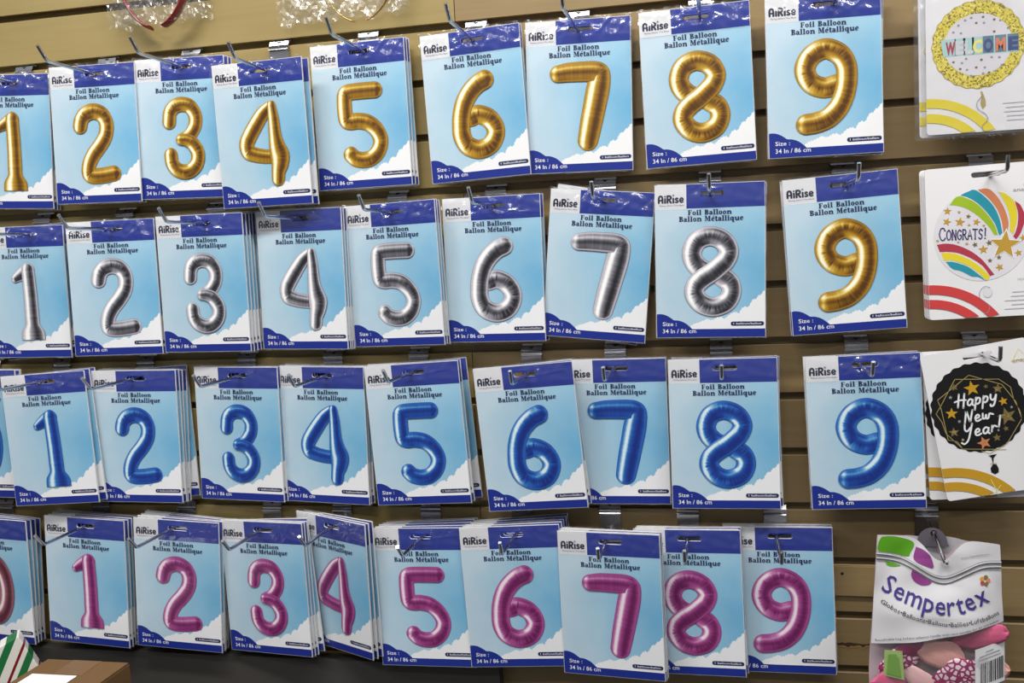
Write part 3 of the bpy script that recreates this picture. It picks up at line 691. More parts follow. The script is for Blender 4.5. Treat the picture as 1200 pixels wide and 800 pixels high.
def congrats_art(mb, A, w, h, y):
    rnd = random.Random(5)
    Z = lambda x, yy: A(1080+x/8, 200+yy/8)
    c = Z(560, 600); mb.disc(c[0], c[1], .0555, .0570, y, BALW, 64)
    bands = [(LIME, [(262, 318), (330, 240), (420, 255), (520, 310), (610, 400), (680, 500), (715, 600)], [(262, 318), (350, 328), (440, 362), (540, 430), (620, 510), (660, 565), (678, 598)]),
             (TEAL, [(368, 225), (430, 196), (500, 178), (600, 250), (680, 340), (730, 450), (756, 580)], [(368, 230), (430, 246), (520, 298), (612, 388), (684, 488), (712, 560), (728, 606)]),
             (TERRA, [(530, 174), (620, 168), (690, 220), (752, 310), (792, 400), (812, 480), (806, 548)], [(545, 192), (620, 250), (700, 348), (745, 455), (758, 520), (764, 560), (768, 585)]),
             (YEL, [(718, 198), (780, 214), (850, 270), (880, 330), (892, 400), (886, 480), (858, 594)], [(736, 220), (760, 262), (790, 320), (812, 380), (826, 440), (828, 500), (824, 556)]),
             (CRIM, [(872, 284), (920, 318), (955, 390), (966, 450), (948, 520), (920, 590), (884, 640)], [(880, 316), (896, 370), (902, 420), (898, 490), (888, 540), (872, 585), (856, 612)]),
             (CRIM, [(138, 690), (230, 680), (330, 695), (450, 745), (550, 815), (610, 880), (682, 970)], [(165, 760), (250, 758), (350, 772), (470, 822), (560, 880), (605, 930), (640, 985)]),
             (YEL, [(178, 768), (250, 768), (330, 782), (450, 832), (550, 898), (605, 950), (642, 992)], [(208, 842), (260, 838), (330, 850), (430, 886), (530, 950), (580, 1000), (608, 1028)]),
             (TEAL, [(222, 852), (280, 852), (330, 862), (430, 896), (510, 950), (560, 990), (602, 1030)], [(262, 900), (300, 925), (350, 935), (400, 955), (470, 990), (530, 995), (585, 1022)])]
    for m, a, b in bands: mb.strip(catmull([Z(*q) for q in a], 5), catmull([Z(*q) for q in b], 5), y-.0002, m)
    s = Z(780, 690); mb.star(s[0], s[1], .0205, y-.0003, WHITE, rot=.12); mb.star(s[0], s[1], .0180, y-.0004, STARG, rot=.12)
    for (x, yy, r) in [(240, 375, 38), (350, 385, 18), (438, 425, 24), (235, 475, 40), (358, 478, 46), (515, 478, 36), (444, 506, 16), (582, 512, 16), (145, 655, 18), (342, 668, 14), (422, 682, 18), (500, 690, 28), (578, 735, 44), (632, 672, 30), (640, 838, 24), (725, 808, 24), (730, 900, 38), (905, 765, 34), (950, 625, 34)]:
        p = Z(x, yy); mb.star(p[0], p[1], r*.000134, y-.0003, STARG if r > 30 else SMOKE if r > 20 else CHAMP, rot=rnd.uniform(-.4, .4))
    # hand-lettered greeting
    G = {'C': [[(.9, .8), (.7, 1), (.3, .95), (.05, .5), (.3, .05), (.7, 0), (.95, .2)]], 'O': [[(.5, 1), (.1, .8), (.05, .3), (.4, 0), (.85, .2), (.9, .7), (.5, 1)]],
         'N': [[(.1, 0), (.1, 1)], [(.1, 1), (.85, 0)], [(.85, 0), (.85, 1)]], 'G': [[(.85, .85), (.5, 1), (.1, .7), (.1, .3), (.45, 0), (.85, .2), (.85, .45), (.55, .45)]],
         'R': [[(.1, 0), (.1, 1)], [(.1, 1), (.6, .98), (.75, .75), (.55, .52), (.1, .5)], [(.4, .5), (.9, 0)]], 'A': [[(0, 0), (.45, 1), (.9, 0)], [(.15, .35), (.75, .35)]],
         'T': [[(.45, 0), (.45, 1)], [(0, 1), (.95, 1)]], 'S': [[(.8, .85), (.5, 1), (.15, .8), (.3, .55), (.7, .42), (.75, .15), (.4, 0), (.05, .15)]], '!': [[(.35, 1.05), (.3, .3)], [(.28, .05), (.3, .02)]]}
    xs = 160
    for i, ch in enumerate('CONGRATS!'):
        wd = 72 if i == 0 else 50; ht = 112 if i == 0 else 92; y0 = 648-.035*(xs-160)
        for st in G[ch]:
            q = st if len(st) < 3 or ch in 'NA' else catmull(st, 5)
            mb.stroke([Z(xs+p[0]*wd*.86, y0-p[1]*ht) for p in q], .00125, y-.0005, INDIGO)
            a = Z(xs+st[0][0]*wd*.86, y0-st[0][1]*ht); mb.disc(a[0], a[1], .0010, .0008, y-.0005, INDIGO, 8)
        xs += wd
    p = Z(990, 185); put_text(mb, 'anagram', p[0]-.0165, p[1], y-.0002, GREYI, h=.0042, w=.031, align='LEFT')
    q = Z(1020, 120); mb.stroke([(q[0]-.008, q[1]-.001), (q[0]-.001, q[1]+.010), (q[0]+.006, q[1]-.001)], .0011, y-.0002, GREYI)
    mb.stroke(catmull([Z(*q) for q in [(640, 1090), (585, 1085), (545, 1130), (545, 1190), (590, 1225), (635, 1265), (625, 1320), (590, 1340)]], 6), .0007, y-.0006, GREYI)
    e = Z(620, 1140); mb.disc(e[0], e[1], .0055, .0065, y-.0001, PALEI, 20); mb.disc(e[0]-.0006, e[1]+.0004, .0050, .0060, y-.0002, BALW, 20)
    cx, cz = A(1090, 429.5); corner_arcs(mb, w, h, -w/2, cz, [(.1005, .0888), (.0820, .0708)], REDI, y-.0003)
    p = Z(900, 1000); put_text(mb, 'MADE', p[0], p[1]-.003, y-.0002, PALEI, h=.0042, align='LEFT')
    smalltext(mb, Z(760, 1130)[0], Z(760, 1130)[1], y-.0002, 5, rnd)

def newyear_art(mb, A, w, h, y):
    Z = lambda x, yy: A(1080+x/8, 420+yy/8)
    rnd = random.Random(9); c = Z(530, 455); r = .0560
    mb.poly([(c[0]+(r+.0009*math.cos(26*a))*math.cos(a), c[1]+(r*1.02+.0009*math.cos(26*a))*math.sin(a)) for a in [2*math.pi*i/208 for i in range(208)]], y, BLK)
    def line(P): mb.stroke([Z(*q) for q in P], .00075, y-.0003, CHAMP)
    line([(440, 152), (145, 385), (180, 470), (245, 760), (330, 775), (385, 845)]); line([(440, 152), (750, 240), (880, 400), (935, 560), (800, 790)])
    line([(310, 190), (720, 190), (830, 265), (860, 380)]); line([(310, 190), (165, 460), (130, 515), (185, 590), (225, 700), (385, 845), (790, 845)]); line([(800, 790), (640, 885), (560, 860)]); line([(860, 380), (915, 480), (935, 560)])
    for (x, yy, rr, m) in [(470, 275, 74, GOLDI), (305, 265, 36, SMOKE), (600, 258, 24, SMOKE), (712, 278, 50, SMOKE), (762, 396, 44, GOLDI), (278, 512, 58, GOLDI), (798, 535, 88, SMOKE), (268, 360, 20, GREYI), (352, 585, 20, GREYI), (840, 450, 16, GREYI), (300, 688, 50, SMOKE), (790, 650, 28, SMOKE), (384, 758, 18, CHAMP), (705, 735, 40, SMOKE), (585, 785, 66, TERRA)]:
        p = Z(x, yy); mb.star(p[0], p[1], rr*.000134, y-.0004, m, rot=rnd.uniform(-.25, .25))
        if m in (SMOKE, TERRA) and rr > 40:
            for _ in range(14):
                a, d = rnd.uniform(0, 6.28), rr*.000134*.5*rnd.random(); mb.disc(p[0]+d*math.cos(a), p[1]+d*math.sin(a), .0006, .0006, y-.0005, CHAMP, 6)
    G = {'H': [[(.08, 2.0), (.05, 0)], [(.85, 2.1), (.80, -.05)], [(-.45, .80), (.3, 1.1), (1.1, 1.15)]],
         'a': [[(.72, .88), (.42, 1), (.12, .62), (.2, .12), (.5, .12), (.74, .55), (.8, .92), (.78, .25), (1.0, .08)]],
         'p': [[(.12, 1.0), (.06, -.85)], [(.1, .45), (.35, .95), (.68, .85), (.66, .3), (.36, .05), (.15, .2)]],
         'y': [[(.05, 1.0), (.1, .4), (.38, .18), (.68, .5), (.8, 1.0), (.74, .1), (.55, -.6), (.2, -.75), (.12, -.5)]],
         'N': [[(.05, -.1), (.14, 1.95)], [(.14, 1.95), (.80, .1)], [(.80, .1), (1.0, 2.05)]], 'e': [[(.1, .42), (.55, .58), (.6, .9), (.35, 1), (.1, .6), (.2, .1), (.5, .04), (.9, .3)]],
         'w': [[(.05, .95), (.12, .2), (.42, .25), (.52, .75), (.6, .2), (.88, .3), (1.0, .95), (1.5, .85)]],
         'Y': [[(.0, 1.9), (.08, 1.15), (.42, .95), (.8, 1.5)], [(.98, 2.1), (.82, .8), (.6, -.4), (.15, -1.0), (-.25, -.85)]],
         'r': [[(.12, 1.0), (.12, .08)], [(.12, .55), (.42, .98), (.78, .86)]], '!': [[(.15, 2.3), (.05, .6)], [(.0, .12), (.02, .06)]]}
    for word, x0, y0, sx, sz, sp in (('Happy', 335, 455, 82, 62, (1.05, .92, .86, .86, .9)), ('New', 400, 600, 82, 60, (1.15, .86, 1.2)), ('Year!', 395, 735, 86, 62, (1.15, .86, .92, .82, .5))):
        xx = x0
        for ch, adv in zip(word, sp):
            yb = y0-.20*(xx-x0)
            for st in G[ch]:
                q = st if len(st) < 3 or ch == 'N' else catmull(st, 6)
                mb.script([Z(xx+p[0]*sx*.82+p[1]*3, yb-p[1]*sz) for p in q], .0022, y-.0006, WHITE)
            xx += adv*sx
    neck = [(625, 905), (655, 925), (668, 985), (645, 1025), (655, 1065), (690, 1080), (722, 1060), (722, 1025), (700, 985), (672, 985), (675, 925), (705, 890)]
    mb.poly([Z(*q) for q in neck[::-1]], y-.0001, BLK); mb.stroke([Z(645, 982), Z(700, 978)], .0008, y-.0004, CHAMP)
    mb.stroke([Z(650, 1130), Z(720, 1270)], .0007, y-.0005, PALEY); mb.stroke([Z(745, 1180), Z(690, 1250)], .0007, y-.0005, PALEY)
    cx, cz = A(1110, 642); corner_arcs(mb, w, h, -w/2, cz, [(.1010, .0890), (.0825, .0712)], GOLDI, y-.0003)
    p = Z(850, 40); put_text(mb, 'anagram', p[0], p[1], y-.0002, CHAMP, h=.0046, w=.031, align='LEFT')
    q = Z(915, -10); mb.stroke([(q[0]-.010, q[1]-.003), (q[0], q[1]+.012), (q[0]+.010, q[1]-.003), (q[0]-.006, q[1]-.002)], .0009, y-.0002, PALEY)

def pack(kind, label, x, y, z, roll, w, h, slot_x, art, A, group):
    t = thing('party_balloon_package', label, 'balloon package', group, (x, y, z), (0, -R(roll), 0))
    mb = pack_blank(w, h, slot_x, h/2-.0115); art(mb, A, w, h, -.0016)
    link('printed_card', mb.mesh('printed_card'), t); return t
def pack_bag(t, w, h, seed, amp=.0006):
    rnd = random.Random(seed); mb = MB(); NX, NZ = 40, 48
    def yy(x, z): return -.0034-amp*(1.6+math.sin(x*160+z*70+seed)+.8*math.sin(z*230-x*90)+.6*math.sin(x*420+seed*2))
    idx = {}; vs = []
    for i in range(NX+1):
        for j in range(NZ+1):
            idx[i, j] = len(vs); x = -w/2-.007+(w+.014)*i/NX; z = -h/2-.004+(h+.008)*j/NZ
            vs.append((x, yy(x, z)+rnd.uniform(-1, 1)*amp*.35, z))
    mb.add(vs, [[idx[i, j], idx[i+1, j], idx[i+1, j+1], idx[i, j+1]] for i in range(NX) for j in range(NZ)], FILM, True)
    for zz in (-h/2-.004,):
        for k in range(9):
            x0 = -w/2-.006+rnd.uniform(0, w); mb.stroke([(x0, zz), (x0+.003, zz-.002)], .0012, -.003, EDGE, caps=False)
    link('plastic_sleeve', mb.mesh('plastic_sleeve'), t)

AW = Art((.00096855, -5.67e-06, -.056907), (-8.608e-05, -.00102365, -.33787111))
AC = Art((.00098379, -3.063e-05, -.05945787), (-7.314e-05, -.00105832, -.12029505))
AN = Art((.00098606, -.00018898, -.03740492), (-.00018019, -.00107816, .10935191))
def right_side():
    g = 'party balloon packages on the right'
    t = pack('w', 'white package with a round yellow glitter balloon and a coloured letter banner', .3256, -.045, -.1906, .09, .140, .1824, .002, welcome_art, AW, g); pack_bag(t, .140, .1824, 3)
    for k, (dx, dz) in enumerate([(-.007, -.002), (-.004, .001)]):
        t = pack('w', '%s package, behind the front one with the yellow glitter balloon' % ('second', 'third')[k], .3256+dx, -.037+.008*k, -.1906+dz, .2, .140, .1824, .002, welcome_art, AW, g)
        pack_bag(t, .140, .1824, 5+k)
    hook(.3276, 1, .030, 'chrome wire hook carrying the packages with the yellow glitter balloon', tip=(.008, .018))
    pack('c', 'front white package with a rainbow greeting balloon and a big gold star', .3247, -.045, -.4168, 1.43, .140, .189, .0015, congrats_art, AC, g)
    for k in range(3):
        pack('c', '%s package, behind the front one with the rainbow greeting balloon' % ('second', 'third', 'fourth')[k], .3238-.0008*k, -.038+.006*k, -.4172+.0004*k, 1.35+.1*k, .140, .189, .0015, congrats_art, AC, g)
    hook(.3285, 4, .0305, 'chrome wire hook carrying the packages with the rainbow greeting balloon', length=.118, tip=(.006, .018))
    pack('n', 'front tilted white package with a black and gold new year balloon', .3227, -.045, -.6425, 9.71, .126, .1908, .004, newyear_art, AN, g)
    for k in range(2):
        pack('n', '%s package, hanging straighter behind the tilted one with the black new year balloon' % ('second', 'third')[k], .3160-.002*k, -.034+.008*k, -.6500+.001*k, 2.6-.6*k, .126, .1908, .0, newyear_art, AN, g)
    hook(.3200, 7, .0245, 'chrome wire hook carrying the packages with the black new year balloon', length=.118, tip=(.006, .018))
right_side()

# ------------------------------------------------------------------ bag of pink balloons
BAGW = mat('bag_white_film', (214, 213, 217), 0.32, coat=.5); ZIPM = mat('zip_grey', (168, 168, 172), 0.35, coat=.4); PURP = mat('bag_purple_ink', (138, 62, 132), 0.35, coat=.4)
BAGG = mat('bag_green_ink', (92, 164, 34), 0.35, coat=.4); BAGI = mat('bag_lettering_ink', (66, 54, 132), 0.4, coat=.3); BAGT = mat('bag_small_ink', (52, 50, 66), 0.4); CLEARP = mat('hang_tab_plastic', (98, 94, 104), 0.25, coat=.6)
PINKB = mat('pink_latex', (206, 96, 132), 0.35); PEACH = mat('peach_latex', (226, 168, 158), 0.35); MAGB = mat('magenta_latex', (150, 34, 92), 0.3); PALEP = mat('pale_pink_latex', (232, 190, 188), 0.35)
def pattern_latex():
    m = mat('patterned_latex', (150, 34, 92), 0.3); b = m.node_tree.nodes['Principled BSDF']
    tc = N(m, 'ShaderNodeTexCoord'); v = N(m, 'ShaderNodeTexVoronoi'); v.inputs['Scale'].default_value = 150; v.feature = 'DISTANCE_TO_EDGE'
    r = N(m, 'ShaderNodeValToRGB'); r.color_ramp.interpolation = 'CONSTANT'; e = r.color_ramp.elements
    e[0].color = lin((146, 30, 90)); e[1].position = .15; e[1].color = lin((238, 214, 224))
    L(m, tc.outputs['Object'], v.inputs[0]); L(m, v.outputs['Distance'], r.inputs[0]); L(m, r.outputs[0], b.inputs['Base Color']); return m
PATT = pattern_latex()
def balloon_bag():
    BX, BY, BZ = .2535, -.100, -.776
    S = .000973
    def loc(px, py): return ((px-1104)*S, -(py-632)*S)
    t = thing('balloon_bag', 'clear zip bag of pink balloons with a white printed front, lower right', 'bag', None, (BX, BY, BZ))
    def half(z): return .0705+.0095*min(1, max(0, -z/.17))
    def mid(z): return -.003*min(1, max(0, -z/.17))
    def bulge(x, z):
        u = (x-mid(z))/half(z); e = max(0, 1-min(1, abs(u))**2.2)
        v = .0018+.020*e*min(1, max(0, (-z-.028)/.07))
        v += .0045*math.exp(-((z+.030+.25*x*x*40-.010)/.016)**2)*(math.cos(u*3.2)*.8+.3)
        v += .0012*math.sin(x*95+z*60)*e+.0008*math.sin(z*140-x*40)*e
        return -v
    def on(x, z, y=0): return (x, bulge(x, z)+y, z)
    def tz(x): return -.0005-.0095*max(0, (x)/.07)-.030*math.exp(-((x-.002)/.021)**2)   # upper rim of the front film dips at the hook
    def sheet(mb, xa, xb, za, zb, m, off, nx=34, nz=26, smooth=True):
        """piece of the printed front that follows the bag; edges may be functions of x"""
        vs = []; f = lambda v, x: v(x) if callable(v) else v
        for i in range(nx+1):
            for j in range(nz+1):
                u = -1+2*((xa+(xb-xa)*i/nx)); 
                zt_, zb_ = f(za, (u*.0745)), f(zb, (u*.0745))
                z = zt_+(zb_-zt_)*j/nz; x = mid(z)+u*half(z)
                vs.append(on(x, z, off))
        mb.add(vs, [[i*(nz+1)+j, i*(nz+1)+j+1, (i+1)*(nz+1)+j+1, (i+1)*(nz+1)+j] for i in range(nx) for j in range(nz)], m, smooth)
    zip_ = lambda x: -.0265-.0080*(x/.07+1)/2-.0235*math.exp(-((x-.004)/.034)**2)
    win = lambda x: -.1235+.228*x-.0*x
    # back film, hanging from the same dip
    mb = MB(); NXb = 32; vs = []
    for i in range(NXb+1):
        u = -1+2*i/NXb
        for j in range(13):
            zt_ = tz(u*.0745)-.001; z = zt_+(-.262-zt_)*j/12
            vs.append((mid(z)+u*half(z), .004+.0012*math.sin(u*5+j)*min(1, j), z))
    BACKF = mat('bag_back_film', (196, 178, 184), .35, coat=.4)
    mb.add(vs, [[i*13+j, (i+1)*13+j, (i+1)*13+j+1, i*13+j+1] for i in range(NXb) for j in range(12)], BACKF, True)
    link('back_film', mb.mesh('back_film'), t)
    # printed front: header, panel below the zip
    mb = MB()
    sheet(mb, 0, 1, tz, lambda x: zip_(x)+.0045, BAGW, 0, nz=10); sheet(mb, 0, 1, lambda x: zip_(x)-.0045, win, BAGW, 0)
    # green and purple blobs of the print, either side of the zip
    def blob(pts, m, off):
        P = catmull([loc(*q) for q in pts+[pts[0]]], 5)[:-1]; cx = sum(p[0] for p in P)/len(P); cz = sum(p[1] for p in P)/len(P)
        rings = [[(cx+(p[0]-cx)*k/4, cz+(p[1]-cz)*k/4) for p in P] for k in range(1, 5)]; n = len(P)
        vs = [on(cx, cz, off)]+[on(p[0], p[1], off) for r_ in rings for p in r_]
        fs = [[0, 1+i, 1+(i+1) % n] for i in range(n)]+[[1+k*n+i, 1+(k+1)*n+i, 1+(k+1)*n+(i+1) % n, 1+k*n+(i+1) % n] for k in range(3) for i in range(n)]
        a = sum(P[i][0]*P[(i+1) % n][1]-P[(i+1) % n][0]*P[i][1] for i in range(n))
        mb.add(vs, fs if a > 0 else [f[::-1] for f in fs], m, True)
    blob([(1036, 634), (1050, 633), (1068, 637), (1075, 643), (1070, 654), (1066, 659), (1048, 655), (1032, 653), (1032, 642)], BAGG, -.0006)
    blob([(1077, 646), (1086, 650), (1094, 658), (1097, 672), (1088, 670), (1074, 662)], PURP, -.0007)
    blob([(1072, 674), (1086, 680), (1096, 683), (1092, 692), (1082, 694), (1073, 689), (1070, 681)], PURP, -.0007)
    blob([(1040, 666), (1052, 669), (1058, 671), (1050, 673), (1042, 671)], BAGG, -.0006)
    # lettering along a hanging curve
    def fn(X, Z, y): return on(X, Z, y)
    def arc_word(word, P, h, m, bold, wfac, off):
        C = catmull([loc(*q) for q in P], 12); Ls = [0]
        for a, b in zip(C, C[1:]): Ls.append(Ls[-1]+math.dist(a, b))
        geo = [text_geo(ch, bold, 'LEFT')[0] for ch in word]
        ws = [(max(v[0] for v in g_)-min(v[0] for v in g_)+.11) if g_ else .30 for g_ in geo]; k = Ls[-1]/sum(ws); d = 0
        for ch, wd in zip(word, ws):
            s_ = d+wd*k/2; d += wd*k
            i = next((q for q in range(1, len(Ls)) if Ls[q] >= s_), len(Ls)-1); f = (s_-Ls[i-1])/max(1e-9, Ls[i]-Ls[i-1])
            p = (C[i-1][0]+(C[i][0]-C[i-1][0])*f, C[i-1][1]+(C[i][1]-C[i-1][1])*f); rot = math.atan2(C[i][1]-C[i-1][1], C[i][0]-C[i-1][0])
            if ch != ' ': put_text(mb, ch, p[0], p[1], off, m, h=h, w=(wd-.11)*k*wfac, bold=bold, rot=rot, fn=fn)
    arc_word('Sempertex', [(1032, 703), (1052, 713), (1075, 722), (1100, 728), (1125, 728), (1145, 722), (1165, 713)], .0235, BAGI, .008, 1.0, -.0010)
    arc_word('Globos•Balloons•Ballons•Balões•Luftballons', [(1032, 720), (1055, 731), (1080, 739), (1105, 743), (1130, 742), (1155, 738), (1175, 731)], .0056, BAGT, .004, 1.0, -.0010)
    arc_word('Reutilizable bag before inflation handle with care suitable for air and helium', [(1026, 772), (1060, 763), (1100, 756), (1140, 749), (1174, 740)], .0026, BAGT, .0, 1.0, -.0010)
    for k in range(5):
        a = 2*math.pi*k/5; p = loc(1158+4.2*math.cos(a), 688-4.2*math.sin(a))
        mb.add([on(p[0]+.0026*math.cos(b), p[1]+.0026*math.sin(b), -.0010) for b in [2*math.pi*q/10 for q in range(10)]], [list(range(10))], (TERRA, SMOKE, GOLDI, CRIM, SMOKE)[k])
    p = loc(1147, 658); put_text(mb, 'www.latexballoons', p[0], p[1], -.0009, GREYI, h=.0022, w=.034, rot=.14, fn=fn)
    link('printed_front', mb.mesh('printed_front'), t)
    mb = MB(); sheet(mb, 0, 1, lambda x: zip_(x)+.0050, lambda x: zip_(x)-.0050, ZIPM, -.0008, nz=8)
    for o in (.0028, -.0028): 
        vs = [on(mid(-.04)+u*half(-.04), zip_(u*.0745)+o, -.0016) for u in [-1+2*i/40 for i in range(41)]]; tube(mb, vs, .0008, ZIPM, 6)
    link('zip_strip', mb.mesh('zip_strip'), t)
    mb = MB(); sheet(mb, 0, 1, win, lambda x: -.262, BAGFILM, .0, nz=24); link('window_film', mb.mesh('window_film'), t)
    # barcode sticker on the window
    mb = MB(); rnd = random.Random(2)
    def quad(x0, x1, z0, z1, off, m):
        sl = .23
        mb.add([on(a, b+sl*(a-.035), off) for a, b in ((x0, z0), (x1, z0), (x1, z1), (x0, z1))], [[0, 1, 2, 3]], m)
    for i in range(10):
        xa = .038+.0372*i/10; quad(xa, xa+.00375, -.190, -.1385, -.0012, WHITE)
    x = .0445
    while x < .0735:
        wd = rnd.choice((.0006, .0006, .0010, .0016)); quad(x, x+wd, -.185, -.1575, -.0017, BLK); x += wd+rnd.choice((.0006, .0009, .0014))
    for k, l in enumerate((.010, .026, .028)): quad(.056-l/2, .056+l/2, -.1445-.0042*k-.0010, -.1445-.0042*k, -.0017, GREYI)
    link('barcode_sticker', mb.mesh('barcode_sticker'), t)
    mb = MB(); vs = [on(a, b, -.0012) for a, b in ((-.068, -.178), (-.044, -.180), (-.046, -.143), (-.066, -.145))]; mb.add(vs, [[0, 1, 2, 3]], mat('sticker_green', (150, 176, 110), .4))
    vs = [on(a, b, -.0016) for a, b in ((-.064, -.175), (-.048, -.177), (-.050, -.148), (-.062, -.150))]; mb.add(vs, [[0, 1, 2, 3]], mat('sticker_leaf', (112, 150, 74), .4))
    link('green_sticker', mb.mesh('green_sticker'), t)
    # a second bag hangs behind it, only its rim and hang tab showing
    t2 = thing('balloon_bag', 'second clear bag, its grey rim and hang tab showing behind the front bag', 'bag', None, (.266, -.045, -.797))
    mb = MB(); vs = []
    for i in range(25):
        u = -1+2*i/24; zt_ = .0035-.010*max(0, u)+.001*math.sin(u*9)-.004*(u < -.6)
        for j in range(9): vs.append((u*.0705, .0015*math.sin(u*6+j), zt_-.20*j/8))
    mb.add(vs, [[i*9+j, (i+1)*9+j, (i+1)*9+j+1, i*9+j+1] for i in range(24) for j in range(8)], mat('bag_rim_film', (176, 174, 178), .3, coat=.5), True)
    link('back_film', mb.mesh('back_film'), t2)
    mb = MB(); n = 18
    outer = [(-.030, -.009)]+[(-.009-.0185*math.cos(math.pi*k/n), -.005+.0205*math.sin(math.pi*k/n)) for k in range(n+1)]+[(.012, -.009)]
    hole = [(-.0072+.0042*math.cos(2*math.pi*k/16), .0084+.0042*math.sin(2*math.pi*k/16)) for k in range(16)]
    vs, fs = fill2d([outer, hole], .0012); mb.add([(a, b-.003, c) for a, b, c in vs], fs, CLEARP)
    link('hang_tab', mb.mesh('hang_tab'), t2)
    # the balloons inside
    spots = [(-.045, -.158, .022, .016, .5, PATT, 'magenta balloon with white chips at the left inside the clear bag'), (.002, -.150, .026, .019, -.2, PEACH, 'peach balloon inside the clear bag under its white panel'),
             (.050, -.126, .030, .014, .25, PINKB, 'deep pink balloon inside the clear bag above the barcode sticker'), (.022, -.172, .024, .020, .3, PATT, 'magenta balloon with white chips beside the barcode sticker'),
             (-.022, -.184, .024, .014, -.7, PALEP, 'pale pink balloon low in the middle of the clear bag'), (-.056, -.188, .020, .020, .1, PINKB, 'pink balloon behind the green sticker inside the clear bag'), (-.035, -.140, .018, .012, .6, MAGB, 'plain magenta balloon by the left end of the bag window'),
             (.058, -.172, .022, .022, .1, PEACH, 'peach balloon behind the barcode sticker inside the clear bag'), (-.010, -.208, .040, .022, .2, PINKB, 'pink balloon at the very bottom of the clear bag')]
    for i, (x, z, a, b, rot, m, lab) in enumerate(spots):
        mb = MB(); rn = random.Random(i); vs = []; nu, nv = 20, 12
        for j in range(nv+1):
            th = math.pi*j/nv
            for k in range(nu):
                ph = 2*math.pi*k/nu; w_ = 1+.08*math.sin(3*ph+i)+.06*math.sin(5*th+2*i)
                nk = 1.0 if th < 2.4 else 1+.5*(th-2.4)
                X, Zz, Y = a*math.cos(th)*w_*nk, b*math.sin(th)*math.cos(ph)*w_, .0042*math.sin(th)*math.sin(ph)+.0008*math.sin(9*ph+4*th)*math.sin(th)
                vs.append((X*math.cos(rot)-Zz*math.sin(rot), Y, X*math.sin(rot)+Zz*math.cos(rot)))
        mb.add(vs, [[j*nu+k, j*nu+(k+1) % nu, (j+1)*nu+(k+1) % nu, (j+1)*nu+k] for j in range(nv) for k in range(nu)], m, True)
        yb = bulge(x, z)+.0065+(.0035 if i in (1, 4, 6, 7) else 0)
        o = mb.build('balloon'); o.location = (BX+x, BY+yb, BZ+z); tag(o, lab, 'balloon', 'balloons inside the clear bag')
    hook(.2590, 10, .018, 'chrome wire hook carrying the clear bag of pink balloons', length=.118, sag=.029, tip=(.006, .008))
balloon_bag()

# ------------------------------------------------------------------ wrapped headbands at the top
def cello(name, x0, x1, z0, z1, y, seed, slant):
    rnd = random.Random(seed); mb = MB(); nx, nz = 46, 40; vs = []; ph = [rnd.uniform(0, 6.28) for _ in range(8)]
    for i in range(nx+1):
        for j in range(nz+1):
            x = x0+(x1-x0)*i/nx; z = z0+(z1-z0)*j/nz+slant*(x-x0)
            if j == 0: z += .003*math.sin(i*.8+seed)+rnd.uniform(-.0015, .0015)
            d = rnd.uniform(-1, 1)*.0009+.0028*abs(math.sin(45*x+30*z+ph[0]))+.0022*abs(math.sin(80*x-70*z+ph[1]))+.0012*abs(math.sin(140*z+90*x+ph[2]))
            vs.append((x, y+d, z))
    fs = []
    for i in range(nx):
        for j in range(nz):
            a, b, c, d = i*(nz+1)+j, (i+1)*(nz+1)+j, (i+1)*(nz+1)+j+1, i*(nz+1)+j+1
            fs += [[a, b, c], [a, c, d]] if rnd.random() < .5 else [[a, b, d], [b, c, d]]
    mb.add(vs, fs, CELLO); return mb
def headband(name, label, cx, cz, rx, rz, gap, m, wid, th, bag, seed, slant, y=-.022, tilt=0.0):
    t = thing('wrapped_headband', label, 'headband', 'wrapped headbands above the gold numbers', (cx, y, cz))
    pts = []
    for k in range(61):
        a = R(-90+gap+(360-2*gap)*k/60); pts.append((rx*math.cos(a), .004*math.sin(a*2), rz*math.sin(a)))
    pts = [(p[0]*math.cos(tilt)-p[2]*math.sin(tilt), p[1], p[0]*math.sin(tilt)+p[2]*math.cos(tilt)) for p in pts]
    mb = MB(); tube(mb, pts, wid, m, 10, flat=(th, wid)); link('band', mb.mesh('band'), t)
    b = cello('cellophane_wrap', bag[0]-cx, bag[1]-cx, bag[2]-cz, bag[3]-cz, -.008, seed, slant); link('cellophane_front', b.mesh('cellophane_front'), t)
    b = cello('cellophane_wrap', bag[0]-cx, bag[1]-cx, bag[2]-cz, bag[3]-cz, .013, seed+7, slant); link('cellophane_back', b.mesh('cellophane_back'), t)
DARKRED = mat('dark_red_satin', (122, 26, 34), 0.3, coat=.5); GOLDM = mat('gold_metal', (206, 172, 104), 0.25, 1.0)
headband('r', 'dark red headband in crackled cellophane above the gold 2 and 3', -.8030, .036, .058, .084, 12, DARKRED, .0085, .0026, (-.882, -.722, -.042, .150), 5, .03)
headband('g', 'slim gold headband in crackled cellophane above the gold 5', -.4870, .020, .060, .088, 9, GOLDM, .0026, .0010, (-.612, -.418, -.062, .150), 9, .02)

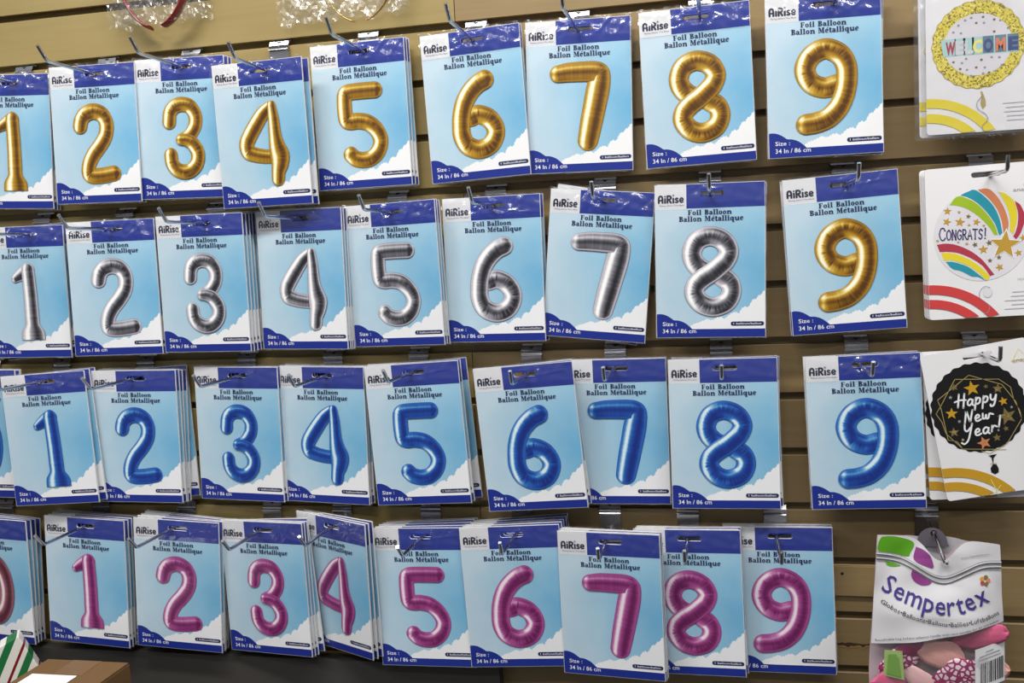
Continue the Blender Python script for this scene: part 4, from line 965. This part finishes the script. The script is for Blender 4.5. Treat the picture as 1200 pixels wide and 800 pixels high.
# ------------------------------------------------------------------ fixture, box and gift bag below, left
DARK = mat('charcoal_board', (62, 60, 58), 0.55); CARDB = mat('kraft_cardboard', (104, 74, 38), 0.75); TAPE = mat('parcel_tape', (114, 82, 44), 0.4); SEAM = mat('box_seam', (84, 58, 32), 0.8)  # cardboard brown darkened: the shadow over the box is put into its colour
def fixture():
    t = thing('display_fixture', 'charcoal display fixture under the bottom row, left of the bare wall', 'display fixture', None, (-1.15, -.02, -1.55))
    mb = MB(); mb.box(-.80, .818, -.008, .014, -.02, .548, DARK); link('back_panel', mb.mesh('back_panel'), t)
    mb = MB(); mb.box(-.80, .818, -.55, -.008, .230, .252, DARK); link('shelf', mb.mesh('shelf'), t)
fixture()
def carton():
    x0, x1, y0, y1, z0, z1 = -1.016, -.878, -.430, -.110, -1.298, -.986
    t = thing('cardboard_box', 'brown cardboard box with a white label on top, lower left', 'box', None, (0, 0, 0))
    mb = MB(); w = .003
    mb.box(x0, x0+w, y0, y1, z0, z1, CARDB); mb.box(x1-w, x1, y0, y1, z0, z1, CARDB); mb.box(x0+w, x1-w, y0, y0+w, z0, z1, CARDB); mb.box(x0+w, x1-w, y1-w, y1, z0, z1, CARDB); mb.box(x0+w, x1-w, y0+w, y1-w, z0, z0+w, CARDB)
    link('body', mb.mesh('body'), t)
    xm = (x0+x1)/2
    for s in (0, 1):
        mb = MB(); a, b = ((x0+.001, xm-.0008), (xm+.0008, x1-.001))[s]; mb.box(a, b, y0+.001, y1-.001, z1+.0003, z1+.0033, CARDB); link('flap', mb.mesh('flap'), t)
    mb = MB(); mb.box(xm-.024, xm+.024, y1-.050, y1-.001, z1+.0034, z1+.0037, TAPE); link('parcel_tape', mb.mesh('parcel_tape'), t)
    mb = MB(); mb.box(x0+.014, x1-.050, y0+.08, y1-.053, z1+.0038, z1+.0041, WHITE); link('address_label', mb.mesh('address_label'), t)
carton()
def stripes():
    m = mat('candy_stripe_paper', (226, 224, 216), .4, coat=.3); b = m.node_tree.nodes['Principled BSDF']
    tc = N(m, 'ShaderNodeTexCoord'); mp = N(m, 'ShaderNodeMapping'); mp.inputs['Rotation'].default_value = (0, R(-49), 0)
    sp = N(m, 'ShaderNodeSeparateXYZ'); mu = N(m, 'ShaderNodeMath', operation='MULTIPLY'); mu.inputs[1].default_value = 1/.034
    fr = N(m, 'ShaderNodeMath', operation='FRACT'); r = N(m, 'ShaderNodeValToRGB'); r.color_ramp.interpolation = 'CONSTANT'; e = r.color_ramp.elements
    e[0].color = lin((228, 226, 218)); e[1].position = .30; e[1].color = lin((126, 22, 30))
    for p, c in ((.42, (228, 226, 218)), (.62, (30, 112, 62)), (.94, (228, 226, 218))): x = e.new(p); x.color = lin(c)
    L(m, tc.outputs['Object'], mp.inputs[0]); L(m, mp.outputs[0], sp.inputs[0]); L(m, sp.outputs[0], mu.inputs[0]); L(m, mu.outputs[0], fr.inputs[0]); L(m, fr.outputs[0], r.inputs[0]); L(m, r.outputs[0], b.inputs['Base Color'])
    return m
def gift():
    mb = MB(); mb.box(-.13, 0, -.034, 0, -.22, 0, stripes())
    o = mb.build('gift_box'); o.location = (-1.100, -.064, -.957); o.rotation_euler = (0, R(-24), R(36))
    bv = o.modifiers.new('soft_edges', 'BEVEL'); bv.width = .0015; bv.segments = 2
    tag(o, 'tilted gift box in red, green and white striped paper at the lower left corner', 'gift box')
gift()
